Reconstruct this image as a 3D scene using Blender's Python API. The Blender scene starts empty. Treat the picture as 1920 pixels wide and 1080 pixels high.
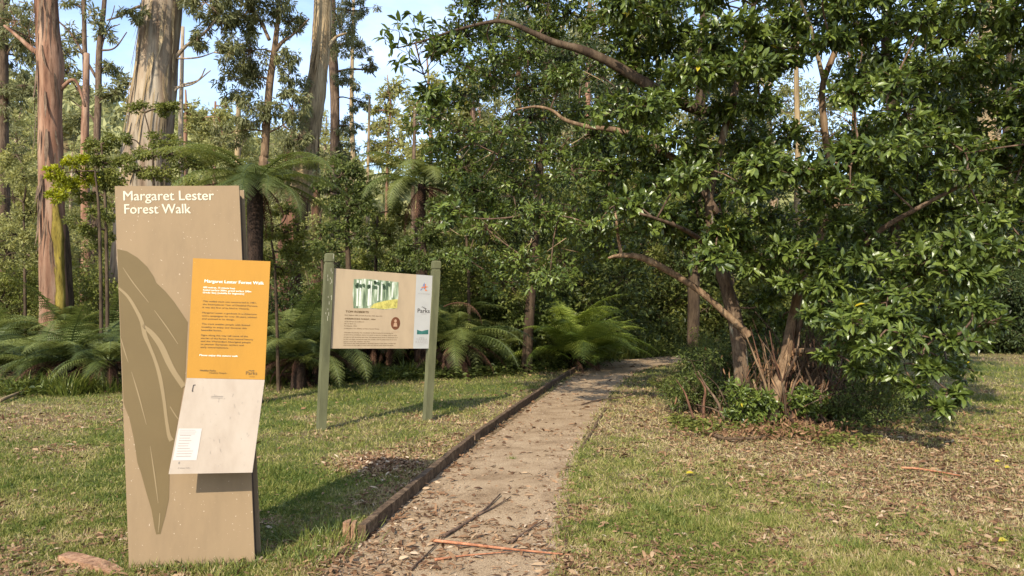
import bpy, math, random
import numpy as np
from mathutils import Vector

# ------------------------------------------------------------------ camera, sky, sun, exposure
SC = bpy.context.scene
COL = SC.collection
F = 1387.0            # focal length in photograph pixels (1920 wide)
EYE = 1.5
HOR = 575.0
PITCH = math.atan((HOR - 540) / F)
cam_d = bpy.data.cameras.new('camera')
cam_d.sensor_width = 36; cam_d.lens = F / 1920 * 36
cam_d.clip_start = 0.05; cam_d.clip_end = 3000
cam = bpy.data.objects.new('camera', cam_d)
cam.location = (0, 0, EYE)
cam.rotation_euler = (math.pi / 2 + PITCH, 0, 0)
COL.objects.link(cam); SC.camera = cam

SUN_EL = math.radians(36)
SUN_DIR = math.radians(20)          # light travels towards this bearing (right of forward)
W = bpy.data.worlds.new('World'); SC.world = W; W.use_nodes = True
nt = W.node_tree; nt.nodes.clear()
sky = nt.nodes.new('ShaderNodeTexSky'); sky.sky_type = 'NISHITA'; sky.sun_disc = False
sky.sun_elevation = SUN_EL; sky.sun_rotation = math.pi + SUN_DIR
sky.air_density = 1.0; sky.dust_density = 0.6; sky.ozone_density = 1.5
bg = nt.nodes.new('ShaderNodeBackground'); bg.inputs[1].default_value = 0.15
out = nt.nodes.new('ShaderNodeOutputWorld')
tc = nt.nodes.new('ShaderNodeTexCoord'); mp = nt.nodes.new('ShaderNodeMapping')
mp.inputs['Scale'].default_value = (1.0, 1.0, 2.6)
cn = nt.nodes.new('ShaderNodeTexNoise'); cn.inputs['Scale'].default_value = 3.2; cn.inputs['Detail'].default_value = 9; cn.inputs['Roughness'].default_value = 0.6
cr = nt.nodes.new('ShaderNodeValToRGB'); cr.color_ramp.elements[0].position = 0.36; cr.color_ramp.elements[1].position = 0.68
cm = nt.nodes.new('ShaderNodeMixRGB'); cm.inputs[2].default_value = (4.9, 5.6, 7.6, 1)
mu = nt.nodes.new('ShaderNodeMath'); mu.operation = 'MULTIPLY'; mu.inputs[1].default_value = 0.5
L = nt.links.new
L(tc.outputs['Generated'], mp.inputs[0]); L(mp.outputs[0], cn.inputs['Vector']); L(cn.outputs[0], cr.inputs[0]); L(cr.outputs[0], mu.inputs[0])
L(mu.outputs[0], cm.inputs[0]); L(sky.outputs[0], cm.inputs[1]); L(cm.outputs[0], bg.inputs[0]); L(bg.outputs[0], out.inputs[0])

sd = bpy.data.lights.new('sun', 'SUN'); sd.energy = 3.7; sd.angle = math.radians(0.55); sd.color = (1.0, 0.92, 0.78)
sun = bpy.data.objects.new('sun', sd); COL.objects.link(sun)
ldir = Vector((math.sin(SUN_DIR) * math.cos(SUN_EL), math.cos(SUN_DIR) * math.cos(SUN_EL), -math.sin(SUN_EL)))
sun.rotation_euler = ldir.to_track_quat('-Z', 'Y').to_euler(); sun.location = (-5, -10, 12)
SC.view_settings.view_transform = 'Standard'; SC.view_settings.look = 'None'
SC.view_settings.exposure = 1.0; SC.view_settings.gamma = 1.0
SC.cycles.max_bounces = 5; SC.cycles.diffuse_bounces = 3; SC.cycles.transmission_bounces = 3; SC.cycles.glossy_bounces = 2
SC.cycles.transparent_max_bounces = 4

R = np.random.default_rng(11)
random.seed(4)

# ------------------------------------------------------------------ photo pixels -> world
cp, sp = math.cos(PITCH), math.sin(PITCH)
def ray(u, v):
    x = (np.asarray(u, float) - 960) / F; z = (540 - np.asarray(v, float)) / F
    return np.stack([x, cp - z * sp, sp + z * cp], -1)
def P(u, v, Y):
    d = ray(u, v); k = np.asarray(Y, float) / d[..., 1]
    return d * k[..., None] + np.array([0, 0, EYE])
def G(u, v):
    d = ray(u, v); k = -EYE / d[..., 2]
    return d * k[..., None] + np.array([0, 0, EYE])
def on_plane(u, v, p0, n):
    d = ray(u, v); o = np.array([0, 0, EYE]); k = ((p0 - o) @ n) / (d @ n)
    return o + d * k[..., None]

def vnoise(x, y, s=0):
    x = np.asarray(x, float); y = np.asarray(y, float)
    xi = np.floor(x).astype(np.int64); yi = np.floor(y).astype(np.int64); fx = x - xi; fy = y - yi
    fx = fx * fx * (3 - 2 * fx); fy = fy * fy * (3 - 2 * fy)
    def h(a, b):
        n = (a * 374761393 + b * 668265263 + s * 974634777) & 0x7fffffff
        n = ((n ^ (n >> 13)) * 1274126177) & 0x7fffffff
        return ((n ^ (n >> 16)) & 0xffff) / 65535.0
    return (h(xi, yi) * (1 - fx) + h(xi + 1, yi) * fx) * (1 - fy) + (h(xi, yi + 1) * (1 - fx) + h(xi + 1, yi + 1) * fx) * fy
def fbm(x, y, s=0, o=4):
    r = 0; a = 0.5; t = 0
    for i in range(o):
        r = r + a * vnoise(x * 2 ** i, y * 2 ** i, s + i * 7); t += a; a *= 0.55
    return r / t
def gh(x, y):
    x = np.asarray(x, float); y = np.asarray(y, float)
    return 0.035 * (fbm(x * 0.45, y * 0.45, 3, 2) - 0.5) * np.clip((np.hypot(x, y) - 3) / 3, 0, 1)
def onG(u, v):
    p = G(u, v); p[..., 2] = gh(p[..., 0], p[..., 1]); return p

# ------------------------------------------------------------------ mesh helpers
def raw_mesh(name, V, Fs, mats, smooth=False, attr=None, midx=None):
    me = bpy.data.meshes.new(name)
    V = np.ascontiguousarray(V, np.float32)
    Fs = [np.asarray(f, np.int32) for f in Fs if len(f)]
    me.vertices.add(len(V)); me.vertices.foreach_set('co', V.ravel())
    nl = sum(f.size for f in Fs); npoly = sum(len(f) for f in Fs)
    me.loops.add(nl); me.polygons.add(npoly)
    me.loops.foreach_set('vertex_index', np.concatenate([f.ravel() for f in Fs]))
    tot = np.concatenate([np.full(len(f), f.shape[1], np.int32) for f in Fs])
    st = np.concatenate([[0], np.cumsum(tot)[:-1]]).astype(np.int32)
    me.polygons.foreach_set('loop_start', st); me.polygons.foreach_set('loop_total', tot)
    me.polygons.foreach_set('use_smooth', np.full(npoly, bool(smooth)))
    if midx is not None: me.polygons.foreach_set('material_index', np.asarray(midx, np.int32))
    if attr is not None:
        for k, a in attr.items():
            at = me.attributes.new(k, 'FLOAT', 'POINT'); at.data.foreach_set('value', np.ascontiguousarray(a, np.float32))
    for m in (mats if isinstance(mats, (list, tuple)) else [mats]): me.materials.append(m)
    me.update(calc_edges=True); me.validate()
    return me
def link(name, me, parent=None, loc=None):
    o = bpy.data.objects.new(name, me); COL.objects.link(o)
    if parent: o.parent = parent
    if loc is not None: o.location = loc
    return o
def tag(o, label=None, cat=None, group=None, kind=None):
    if label: o['label'] = label
    if cat: o['category'] = cat
    if group: o['group'] = group
    if kind: o['kind'] = kind
    return o
def empty(name, loc=(0, 0, 0)):
    o = bpy.data.objects.new(name, None); o.empty_display_size = 0.2; o.location = loc; COL.objects.link(o); return o

class MB:
    """mesh collector: vertices, faces, a per-vertex random value"""
    def __init__(s): s.V = []; s.F = {}; s.a = []; s.n = 0
    def add(s, V, Fs, a=0.5):
        V = np.asarray(V, float).reshape(-1, 3)
        for f in Fs:
            f = np.asarray(f, np.int64)
            if f.size: s.F.setdefault(f.shape[1], []).append(f + s.n)
        s.V.append(V); s.a.append(np.broadcast_to(np.asarray(a, float), (len(V),)).copy()); s.n += len(V)
        return s
    def mesh(s, name, mat, smooth=False, origin=None):
        V = np.concatenate(s.V)
        if origin is not None: V = V - np.asarray(origin, float)
        return raw_mesh(name, V, [np.concatenate(f) for f in s.F.values()], mat, smooth, {'rnd': np.concatenate(s.a)})
    def build(s, name, mat, parent=None, smooth=False, loc=None):
        """vertices are world coordinates; parent is an unrotated empty"""
        o = np.array(parent.location) if parent is not None else np.zeros(3)
        if parent is None and loc is not None: o = np.asarray(loc, float)
        me = s.mesh(name, mat, smooth, o)
        return link(name, me, parent, None if parent is not None else tuple(o))

def catmull(pts, k=5):
    p = np.asarray(pts, float)
    if len(p) < 3: return np.linspace(0, 1, k + 1)[:, None] * (p[-1] - p[0]) + p[0]
    q = np.vstack([2 * p[0] - p[1], p, 2 * p[-1] - p[-2]]); o = []
    for i in range(1, len(q) - 2):
        t = np.linspace(0, 1, k, endpoint=False)[:, None]
        o.append(0.5 * (2 * q[i] + (q[i + 1] - q[i - 1]) * t + (2 * q[i - 1] - 5 * q[i] + 4 * q[i + 1] - q[i + 2]) * t ** 2 + (3 * q[i] - q[i - 1] - 3 * q[i + 1] + q[i + 2]) * t ** 3))
    o.append(p[-1:]); return np.vstack(o)
def norm(v): return v / np.maximum(np.linalg.norm(v, axis=-1, keepdims=True), 1e-9)
def tube(mb, pts, rad, n=8, k=4, rough=0.0, flute=0, a=0.5):
    pr = np.column_stack([np.asarray(pts, float), np.broadcast_to(np.asarray(rad, float), (len(pts),))])
    c = catmull(pr, k); c, r = c[:, :3], np.abs(c[:, 3]); m = len(c)
    t = norm(np.gradient(c, axis=0)); ref = np.array([0.13, 1, 0.07]) if abs(t[0, 2]) > 0.5 else np.array([0, 0.1, 1.0])
    s = norm(np.cross(t, ref)); b = np.cross(t, s)
    th = np.linspace(0, 2 * math.pi, n, endpoint=False)
    rr = np.ones((m, n))
    if rough: rr += rough * (fbm(np.cos(th)[None] * 1.6 + 5 + 0 * r[:, None], np.arange(m)[:, None] * 0.35 + np.sin(th)[None] * 1.6, int(R.integers(99)), 3) - 0.5) * 2
    if flute: rr += flute * np.sin(th[None] * 5 + 1) * np.linspace(1, 0, m)[:, None] ** 2
    rr = rr * r[:, None]
    V = c[:, None] + rr[..., None] * (np.cos(th)[None, :, None] * s[:, None] + np.sin(th)[None, :, None] * b[:, None])
    i = np.arange(m - 1)[:, None] * n; j = np.arange(n)[None]; j2 = (j + 1) % n
    Q = np.stack([i + j, i + j2, i + n + j2, i + n + j], -1).reshape(-1, 4)
    top = np.arange(n) + (m - 1) * n; bot = np.arange(n)[::-1]
    cv = np.vstack([c[0], c[-1]]); e = m * n
    T = np.concatenate([np.stack([np.full(n, e), np.roll(np.arange(n), -1), np.arange(n)], -1), np.stack([np.full(n, e + 1), top, np.roll(top, -1)], -1)])
    mb.add(np.vstack([V.reshape(-1, 3), cv]), [Q, T], a)
def box8(mb, c, a=0.5):
    """c: 4 bottom corners then 4 top corners (ccw)"""
    mb.add(c, [[(3, 2, 1, 0), (4, 5, 6, 7), (0, 1, 5, 4), (1, 2, 6, 5), (2, 3, 7, 6), (3, 0, 4, 7)]], a)
def slab(mb, quad, n, t, a=0.5):
    q = np.asarray(quad, float); box8(mb, np.vstack([q - n * t, q]), a)

# leaf templates: x length, y width, z out of the leaf
T_DIA = (np.array([[0, 0, 0], [.45, .5, .10], [.45, -.5, .10], [1, 0, -.06]]), [np.array([(0, 2, 3), (0, 3, 1)])])
T_LAU = (np.array([[0, 0, 0], [.3, 0, .02], [.68, 0, 0], [1, 0, -.12], [.27, .42, .12], [.66, .44, .09], [.27, -.42, .12], [.66, -.44, .09]]),
         [np.array([(0, 1, 4), (2, 3, 5), (0, 6, 1), (2, 7, 3)]), np.array([(1, 2, 5, 4), (6, 7, 2, 1)])])
T_LAN = (np.array([[0, 0, 0], [.35, .5, .05], [.35, -.5, .05], [.75, .38, -.02], [.75, -.38, -.02], [1, 0, -.15]]), [np.array([(0, 2, 1), (3, 4, 5)]), np.array([(1, 2, 4, 3)])])
T_BLD = (np.array([[0, .5, 0], [0, -.5, 0], [.55, .4, .08], [.55, -.4, .08], [1, 0, .35]]), [np.array([(2, 3, 4)]), np.array([(0, 1, 3, 2)])])
def inst(mb, T, O, A, N, sx, sy, a, sz=None):
    V, Fs = T; m = len(O)
    if m == 0: return
    A = norm(A); S = norm(np.cross(N, A)); N = np.cross(A, S)
    sx = np.broadcast_to(sx, (m,)); sy = np.broadcast_to(sy, (m,)); sz = sx if sz is None else np.broadcast_to(sz, (m,))
    X = O[:, None] + V[None, :, 0:1] * (A * sx[:, None])[:, None] + V[None, :, 1:2] * (S * sy[:, None])[:, None] + V[None, :, 2:3] * (N * sz[:, None])[:, None]
    off = (np.arange(m) * len(V))[:, None, None]
    mb.add(X.reshape(-1, 3), [(f[None] + off).reshape(-1, f.shape[1]) for f in Fs], np.repeat(np.broadcast_to(a, (m,)), len(V)))
def rdir(n): return norm(R.normal(size=(n, 3)))

# ------------------------------------------------------------------ materials
def mat(name, rough=0.8, spec=0.3):
    m = bpy.data.materials.new(name); m.use_nodes = True; b = m.node_tree.nodes['Principled BSDF']
    b.inputs['Roughness'].default_value = rough; b.inputs['Specular IOR Level'].default_value = spec
    return m, m.node_tree, b
def ramp(t, stops):
    r = t.nodes.new('ShaderNodeValToRGB'); e = r.color_ramp.elements
    while len(e) < len(stops): e.new(0.5)
    for i, (p, c) in enumerate(stops): e[i].position = p; e[i].color = (*c, 1)
    return r
def noise(t, scale, detail=4, rough=0.55, stretch=None, coord='Object'):
    n = t.nodes.new('ShaderNodeTexNoise'); n.inputs['Scale'].default_value = scale; n.inputs['Detail'].default_value = detail; n.inputs['Roughness'].default_value = rough
    c = t.nodes.new('ShaderNodeTexCoord'); mp = t.nodes.new('ShaderNodeMapping')
    if stretch: mp.inputs['Scale'].default_value = stretch
    t.links.new(c.outputs[coord], mp.inputs[0]); t.links.new(mp.outputs[0], n.inputs['Vector']); return n
def bump(t, b, src, strength=0.4, dist=0.02):
    u = t.nodes.new('ShaderNodeBump'); u.inputs['Strength'].default_value = strength; u.inputs['Distance'].default_value = dist
    t.links.new(src, u.inputs['Height']); t.links.new(u.outputs[0], b.inputs['Normal'])
def leafmat(name, stops, rough=0.42, trans=0.3, spec=0.4):
    """colour varies leaf by leaf through the 'rnd' attribute"""
    m, t, b = mat(name, rough, spec)
    a = t.nodes.new('ShaderNodeAttribute'); a.attribute_name = 'rnd'
    r = ramp(t, stops); t.links.new(a.outputs['Fac'], r.inputs[0]); t.links.new(r.outputs[0], b.inputs['Base Color'])
    if trans:
        tr = t.nodes.new('ShaderNodeBsdfTranslucent'); mx = t.nodes.new('ShaderNodeMixShader'); mx.inputs[0].default_value = trans
        hs = t.nodes.new('ShaderNodeHueSaturation'); hs.inputs['Hue'].default_value = 0.485; hs.inputs['Saturation'].default_value = 1.1; hs.inputs['Value'].default_value = 1.3
        t.links.new(r.outputs[0], hs.inputs['Color']); t.links.new(hs.outputs[0], tr.inputs[0])
        t.links.new(b.outputs[0], mx.inputs[1]); t.links.new(tr.outputs[0], mx.inputs[2]); t.links.new(mx.outputs[0], t.nodes['Material Output'].inputs[0])
    return m
def bark(name, stops, stretch=(1, 1, .12), scale=6, strength=0.6, dist=0.03, blotch=None):
    m, t, b = mat(name, 0.85, 0.2)
    n = noise(t, scale, 6, 0.62, stretch); r = ramp(t, stops); t.links.new(n.outputs[0], r.inputs[0])
    colr = r.outputs[0]
    nb_ = noise(t, scale * 3.2, 4, 0.7, stretch); rb_ = ramp(t, [(.34, (.35, .32, .30)), (.46, (.9, .9, .9)), (.7, (1.12, 1.12, 1.12))]); ng_ = noise(t, scale * .35, 3, .6, (1, 1, .35)); rg_ = ramp(t, [(.35, (.62, .60, .58)), (.6, (1.08, 1.06, 1.04))])
    for rr_, nn_ in ((rb_, nb_), (rg_, ng_)):
        mm_ = t.nodes.new('ShaderNodeMixRGB'); mm_.blend_type = 'MULTIPLY'; mm_.inputs[0].default_value = .85
        t.links.new(nn_.outputs[0], rr_.inputs[0]); t.links.new(colr, mm_.inputs[1]); t.links.new(rr_.outputs[0], mm_.inputs[2]); colr = mm_.outputs[0]
    if blotch:
        n2 = noise(t, blotch[0], 3, 0.5, (1, 1, .3)); r2 = ramp(t, [(blotch[1], (0, 0, 0)), (blotch[1] + .1, (1, 1, 1))])
        mx = t.nodes.new('ShaderNodeMixRGB'); mx.inputs[2].default_value = (*blotch[2], 1)
        t.links.new(n2.outputs[0], r2.inputs[0]); t.links.new(r2.outputs[0], mx.inputs[0]); t.links.new(colr, mx.inputs[1]); colr = mx.outputs[0]
    t.links.new(colr, b.inputs['Base Color']); bump(t, b, n.outputs[0], strength, dist)
    return m
def plain(name, c, rough=0.6, var=0.12, scale=8, spec=0.3, bmp=0.0, stretch=None):
    m, t, b = mat(name, rough, spec); n = noise(t, scale, 5, 0.6, stretch)
    lo = tuple(x * (1 - var) for x in c); hi = tuple(min(1, x * (1 + var)) for x in c)
    r = ramp(t, [(0.3, lo), (0.7, hi)]); t.links.new(n.outputs[0], r.inputs[0]); t.links.new(r.outputs[0], b.inputs['Base Color'])
    if bmp: bump(t, b, n.outputs[0], bmp, 0.01)
    return m
def speckled(name, c, spot, scale=90, thr=0.70, rough=0.5):
    """painted sheet with small pale dings and droppings"""
    m, t, b = mat(name, rough, 0.35); n = noise(t, 5, 7, 0.7, (1, 1, .3)); r = ramp(t, [(0.3, tuple(x * .86 for x in c)), (.5, c), (0.7, tuple(min(1, x * 1.07) for x in c))])
    n2 = noise(t, scale, 2, 0.5); r2 = ramp(t, [(thr, (0, 0, 0)), (thr + .03, (1, 1, 1))])
    mx = t.nodes.new('ShaderNodeMixRGB'); mx.inputs[2].default_value = (*spot, 1)
    t.links.new(n.outputs[0], r.inputs[0]); t.links.new(n2.outputs[0], r2.inputs[0]); t.links.new(r2.outputs[0], mx.inputs[0]); t.links.new(r.outputs[0], mx.inputs[1]); t.links.new(mx.outputs[0], b.inputs['Base Color'])
    return m

M = {}
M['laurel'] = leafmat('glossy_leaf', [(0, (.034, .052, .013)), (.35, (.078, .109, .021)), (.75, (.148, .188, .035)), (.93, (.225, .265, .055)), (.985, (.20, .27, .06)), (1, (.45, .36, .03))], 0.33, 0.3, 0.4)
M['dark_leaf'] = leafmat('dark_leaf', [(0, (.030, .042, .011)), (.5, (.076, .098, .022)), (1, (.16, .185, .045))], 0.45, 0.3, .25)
M['shade_leaf'] = leafmat('shade_painted_leaf', [(0, (.016, .026, .009)), (.5, (.038, .055, .016)), (.92, (.085, .11, .03)), (1, (.16, .10, .04))], 0.45, 0.25, .3)  # leaf colour darkened to put the forest's shade into the back layer
M['mid_leaf'] = leafmat('mid_leaf', [(0, (.066, .082, .018)), (.5, (.145, .158, .032)), (1, (.25, .25, .06))], 0.5, 0.35, .25)
M['gum_leaf'] = leafmat('gum_leaf', [(0, (.080, .086, .032)), (.5, (.165, .168, .058)), (.9, (.25, .25, .11)), (1, (.30, .24, .11))], 0.5, 0.4)
M['far_leaf'] = leafmat('far_leaf', [(0, (.16, .17, .07)), (.5, (.30, .30, .12)), (1, (.42, .40, .17))], 0.6, 0.35)
M['olive_leaf'] = leafmat('olive_leaf', [(0, (.13, .135, .045)), (.5, (.27, .27, .085)), (1, (.40, .38, .13))], 0.55, 0.45)
M['lime_leaf'] = leafmat('lime_leaf', [(0, (.14, .16, .012)), (.5, (.30, .32, .018)), (1, (.45, .44, .03))], 0.5, 0.4)
M['fern'] = leafmat('fern_leaf', [(0, (.045, .068, .020)), (.5, (.125, .152, .036)), (1, (.23, .25, .07))], 0.5, 0.35)
M['fern_bright'] = leafmat('bright_fern_leaf', [(0, (.09, .13, .02)), (.5, (.20, .26, .04)), (1, (.34, .38, .07))], 0.5, 0.4)
M['dead'] = leafmat('dead_frond', [(0, (.045, .022, .014)), (.5, (.10, .052, .032)), (1, (.20, .11, .07))], 0.8, 0.15, 0.1)
M['grass'] = leafmat('grass_blade', [(0, (.075, .105, .018)), (.25, (.155, .175, .034)), (.5, (.26, .245, .068)), (.75, (.36, .29, .125)), (1, (.50, .40, .22))], 0.6, 0.3, 0.2)
M['litter'] = leafmat('litter_flake', [(0, (.065, .032, .016)), (.35, (.17, .088, .042)), (.75, (.28, .165, .085)), (.96, (.36, .245, .14)), (1, (.48, .37, .25))], 0.75, 0.05, 0.2)
M['tuft'] = leafmat('tuft_blade', [(0, (.06, .09, .018)), (.6, (.16, .19, .035)), (1, (.30, .30, .08))], 0.5, 0.3)
M['bark_pink'] = bark('pinkish_bark', [(.30, (.095, .045, .027)), (.42, (.20, .10, .06)), (.54, (.285, .165, .105)), (.72, (.36, .25, .175))], (1, 1, .10), 5, .5, .03)
M['bark_grey'] = bark('pale_grey_bark', [(.30, (.13, .080, .045)), (.42, (.26, .18, .115)), (.54, (.335, .265, .185)), (.72, (.40, .34, .255))], (1, 1, .07), 4, .45, .04)
M['bark_tan'] = bark('tan_bark', [(.25, (.13, .085, .045)), (.5, (.33, .24, .13)), (.8, (.50, .40, .25))], (1, 1, .10), 6, .7, .04)
M['bark_red'] = bark('rusty_bark', [(.3, (.035, .018, .012)), (.5, (.11, .055, .034)), (.78, (.28, .14, .08))], (1, 1, .08), 7, .9, .05)
M['bark_brown'] = bark('brown_bark', [(.3, (.05, .032, .02)), (.5, (.13, .085, .055)), (.8, (.25, .18, .12))], (1, 1, .2), 14, .8, .02)
M['bark_lichen'] = bark('lichen_bark', [(.3, (.06, .038, .024)), (.5, (.135, .090, .055)), (.8, (.23, .17, .11))], (1, 1, .25), 26, .9, .02, (11, .60, (.24, .22, .16)))
M['bark_orange'] = bark('orange_bark', [(.3, (.085, .050, .029)), (.5, (.205, .132, .075)), (.8, (.34, .24, .145))], (1, 1, .15), 12, .7, .02)
M['bark_fern'] = bark('fibrous_fern_trunk', [(.3, (.016, .010, .007)), (.6, (.05, .030, .02)), (.85, (.11, .07, .045))], (1, 1, .5), 24, 1, .03)
M['moss'] = bark('mossy_bark', [(.3, (.06, .045, .012)), (.5, (.20, .15, .025)), (.8, (.30, .24, .06))], (1, 1, .15), 10, .7, .02)
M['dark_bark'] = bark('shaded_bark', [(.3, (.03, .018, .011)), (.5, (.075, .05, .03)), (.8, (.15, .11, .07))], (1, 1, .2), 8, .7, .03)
M['timber'] = bark('weathered_timber', [(.28, (.04, .026, .016)), (.5, (.125, .080, .046)), (.75, (.23, .16, .095))], (1, 1, 1), 22, .8, .01)
M['timber_end'] = bark('cut_timber', [(.3, (.16, .08, .045)), (.5, (.32, .18, .10)), (.8, (.44, .29, .18))], (1, 1, 1), 26, .8, .01)
M['twig'] = bark('twig_bark', [(.3, (.06, .038, .025)), (.6, (.16, .10, .065)), (.85, (.28, .19, .13))], (1, 1, 1), 20, .4, .01)
M['orange_strip'] = bark('orange_bark_strip', [(.3, (.24, .085, .04)), (.6, (.42, .19, .10)), (.85, (.58, .36, .22))], (1, 1, 1), 18, .4, .01)

# ================================================================== GROUND
PATH_L = [(430, 1500), (540, 1180), (620, 1080), (690, 1005), (760, 935), (825, 880), (890, 838), (950, 795), (1000, 757), (1045, 727), (1085, 702), (1112, 688), (1150, 679), (1200, 672.5), (1270, 668), (1350, 665.5), (1450, 664)]
PATH_R = [(1030, 1500), (1046, 1180), (1052, 1080), (1056, 1005), (1064, 935), (1074, 885), (1088, 840), (1106, 800), (1130, 765), (1150, 735), (1168, 715), (1186, 703), (1210, 693), (1240, 685), (1285, 679.5), (1350, 676.5), (1450, 674.5)]
PL = catmull(G(*np.array(PATH_L).T)[:, :2], 6); PR = catmull(G(*np.array(PATH_R).T)[:, :2], 6)
poly = np.vstack([PL, PR[::-1]])
def in_poly(x, y, pg):
    x = np.asarray(x); y = np.asarray(y); c = np.zeros(x.shape, bool)
    for i in range(len(pg)):
        x1, y1 = pg[i]; x2, y2 = pg[i - 1]
        if y1 == y2: continue
        c ^= ((y1 > y) != (y2 > y)) & (x < (x2 - x1) * (y - y1) / (y2 - y1) + x1)
    return c
def seg_dist(x, y, pl):
    d = np.full(np.shape(x), 1e9)
    for a, b in zip(pl[:-1], pl[1:]):
        ab = b - a; t = np.clip(((x - a[0]) * ab[0] + (y - a[1]) * ab[1]) / (ab @ ab), 0, 1)
        d = np.minimum(d, np.hypot(x - a[0] - t * ab[0], y - a[1] - t * ab[1]))
    return d

def dryness(x, y):
    """0 = green lawn, 1 = dry straw and litter"""
    n = fbm(x * 0.9, y * 0.9, 5, 4); n2 = fbm(x * 3.1, y * 3.1, 17, 3)
    v = 0.38 + 1.1 * (n - 0.5) + 0.9 * (n2 - 0.5)
    right = (x > np.interp(y, PR[:, 1], PR[:, 0])) & (y < 40)
    v = v + np.where(right, 0.20, 0.05)
    ld = seg_dist(x, y, PL)
    v = v + 0.45 * np.exp(-(ld / 0.5) ** 2) * (~right)
    for (u, w, rad, s) in [(715, 868, .55, .9), (780, 845, .4, .5), (1380, 830, .9, .6), (1700, 880, 1.3, .7), (1850, 960, .9, .6), (1600, 830, .9, .7), (100, 790, .6, .5), (100, 850, .5, .5), (70, 760, .8, .4), (1230, 790, .9, .6), (1180, 740, 1.0, .5), (860, 800, .7, .4)]:
        c = G(u, w); v = v + s * np.exp(-((x - c[0]) ** 2 + (y - c[1]) ** 2) / rad ** 2)
    for (u, w, rad, s) in [(1260, 970, .5, .25), (420, 900, .8, .3), (700, 745, 1.5, .5), (1400, 900, .8, .2), (1850, 690, 2.5, .5), (950, 730, 1.2, .4), (560, 900, .8, .3)]:
        c = G(u, w); v = v - s * np.exp(-((x - c[0]) ** 2 + (y - c[1]) ** 2) / rad ** 2)
    return np.clip(v, 0, 1)

def grid_axis(fine, far, step, grow):
    a = [0.0]
    while a[-1] < far: a.append(a[-1] + (step if a[-1] < fine else (a[-1] - a[-2]) * grow))
    return np.array(a)
ax = grid_axis(9, 420, 0.09, 1.16); xs = np.concatenate([-ax[:0:-1], ax])
ys = np.concatenate([[-40, -20, -10, -4, -1], 1.5 + grid_axis(14, 480, 0.09, 1.10)])
X, Y = np.meshgrid(xs, ys); Z = gh(X, Y) + 0.012 * (fbm(X * 2.5, Y * 2.5, 9, 3) - 0.5) * ~in_poly(X, Y, poly) * (seg_dist(X, Y, PL) > .15)
Z = np.where(in_poly(X, Y, poly), Z - 0.012, Z)
# the valley side beyond the clearing
def hillz(x, y):
    r = np.clip((y - 45) / 130, 0, 1); r = r * r * (3 - 2 * r)
    w = np.interp(x, [-400, -150, -95, -60, -20, 40, 120, 400], [62, 56, 40, 31, 19, 14, 16, 40])
    return r * w * (0.85 + 0.3 * fbm(x * 0.02, y * 0.02, 31, 3))
Z = Z + hillz(X, Y)
ny, nx = X.shape; i = np.arange(ny - 1)[:, None] * nx + np.arange(nx - 1)[None]
Q = np.stack([i, i + 1, i + nx + 1, i + nx], -1).reshape(-1, 4)
m, t, b = mat('ground_soil', 0.95, 0.1)
a = t.nodes.new('ShaderNodeAttribute'); a.attribute_name = 'dry'
n1 = noise(t, 30, 8, 0.7); n2 = noise(t, 90, 4, 0.7)
ga = ramp(t, [(.3, (.035, .060, .012)), (.5, (.09, .115, .028)), (.7, (.17, .18, .06))]); gb = ramp(t, [(.3, (.075, .042, .024)), (.5, (.20, .135, .075)), (.7, (.38, .29, .18))])
ad = t.nodes.new('ShaderNodeMath'); ad.operation = 'MULTIPLY_ADD'; ad.inputs[1].default_value = 1.2; ad.inputs[2].default_value = -0.6
ad2 = t.nodes.new('ShaderNodeMath'); ad2.operation = 'ADD'; ad2.use_clamp = True
mx = t.nodes.new('ShaderNodeMixRGB')
t.links.new(n2.outputs[0], ad.inputs[0]); t.links.new(ad.outputs[0], ad2.inputs[0]); t.links.new(a.outputs['Fac'], ad2.inputs[1])
t.links.new(n1.outputs[0], ga.inputs[0]); t.links.new(n1.outputs[0], gb.inputs[0])
t.links.new(ad2.outputs[0], mx.inputs[0]); t.links.new(ga.outputs[0], mx.inputs[1]); t.links.new(gb.outputs[0], mx.inputs[2]); t.links.new(mx.outputs[0], b.inputs['Base Color'])
bump(t, b, n1.outputs[0], 0.8, 0.03); M['ground'] = m
me = raw_mesh('ground', np.stack([X, Y, Z], -1).reshape(-1, 3), [Q], m, True, {'dry': dryness(X, Y).ravel()})
tag(link('ground', me), kind='structure')

# path sheet
nn = 120; tt = np.linspace(0, len(PL) - 1, nn * 2)
pl = np.stack([np.interp(tt, np.arange(len(PL)), PL[:, k]) for k in (0, 1)], 1); pr = np.stack([np.interp(tt, np.arange(len(PR)), PR[:, k]) for k in (0, 1)], 1)
wob = 0.05 * (fbm(tt * 0.7, tt * 0 + 3, 8, 3) - 0.5) * 2; pr[:, 0] += wob
pl[:, 0] += 0.03
k = np.linspace(0, 1, 25)[None, :, None]; V = pl[:, None] * (1 - k) + pr[:, None] * k
V3 = np.concatenate([V, (gh(V[..., 0], V[..., 1]) + 0.006 + 0.006 * np.sin(k[..., 0] * math.pi))[..., None]], -1)
mm, nk = V3.shape[:2]; i = np.arange(mm - 1)[:, None] * nk + np.arange(nk - 1)[None]
m, t, b = mat('gravel_path', 0.95, 0.15)
n1 = noise(t, 3, 6, .65); n2 = noise(t, 110, 3, .7); r1 = ramp(t, [(.3, (.21, .140, .078)), (.5, (.33, .235, .138)), (.75, (.41, .305, .188))]); r2 = ramp(t, [(.36, (.38, .35, .33)), (.5, (.95, .93, .92)), (.68, (1.35, 1.32, 1.3))])
mx = t.nodes.new('ShaderNodeMixRGB'); mx.blend_type = 'MULTIPLY'; mx.inputs[0].default_value = .9
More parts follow.
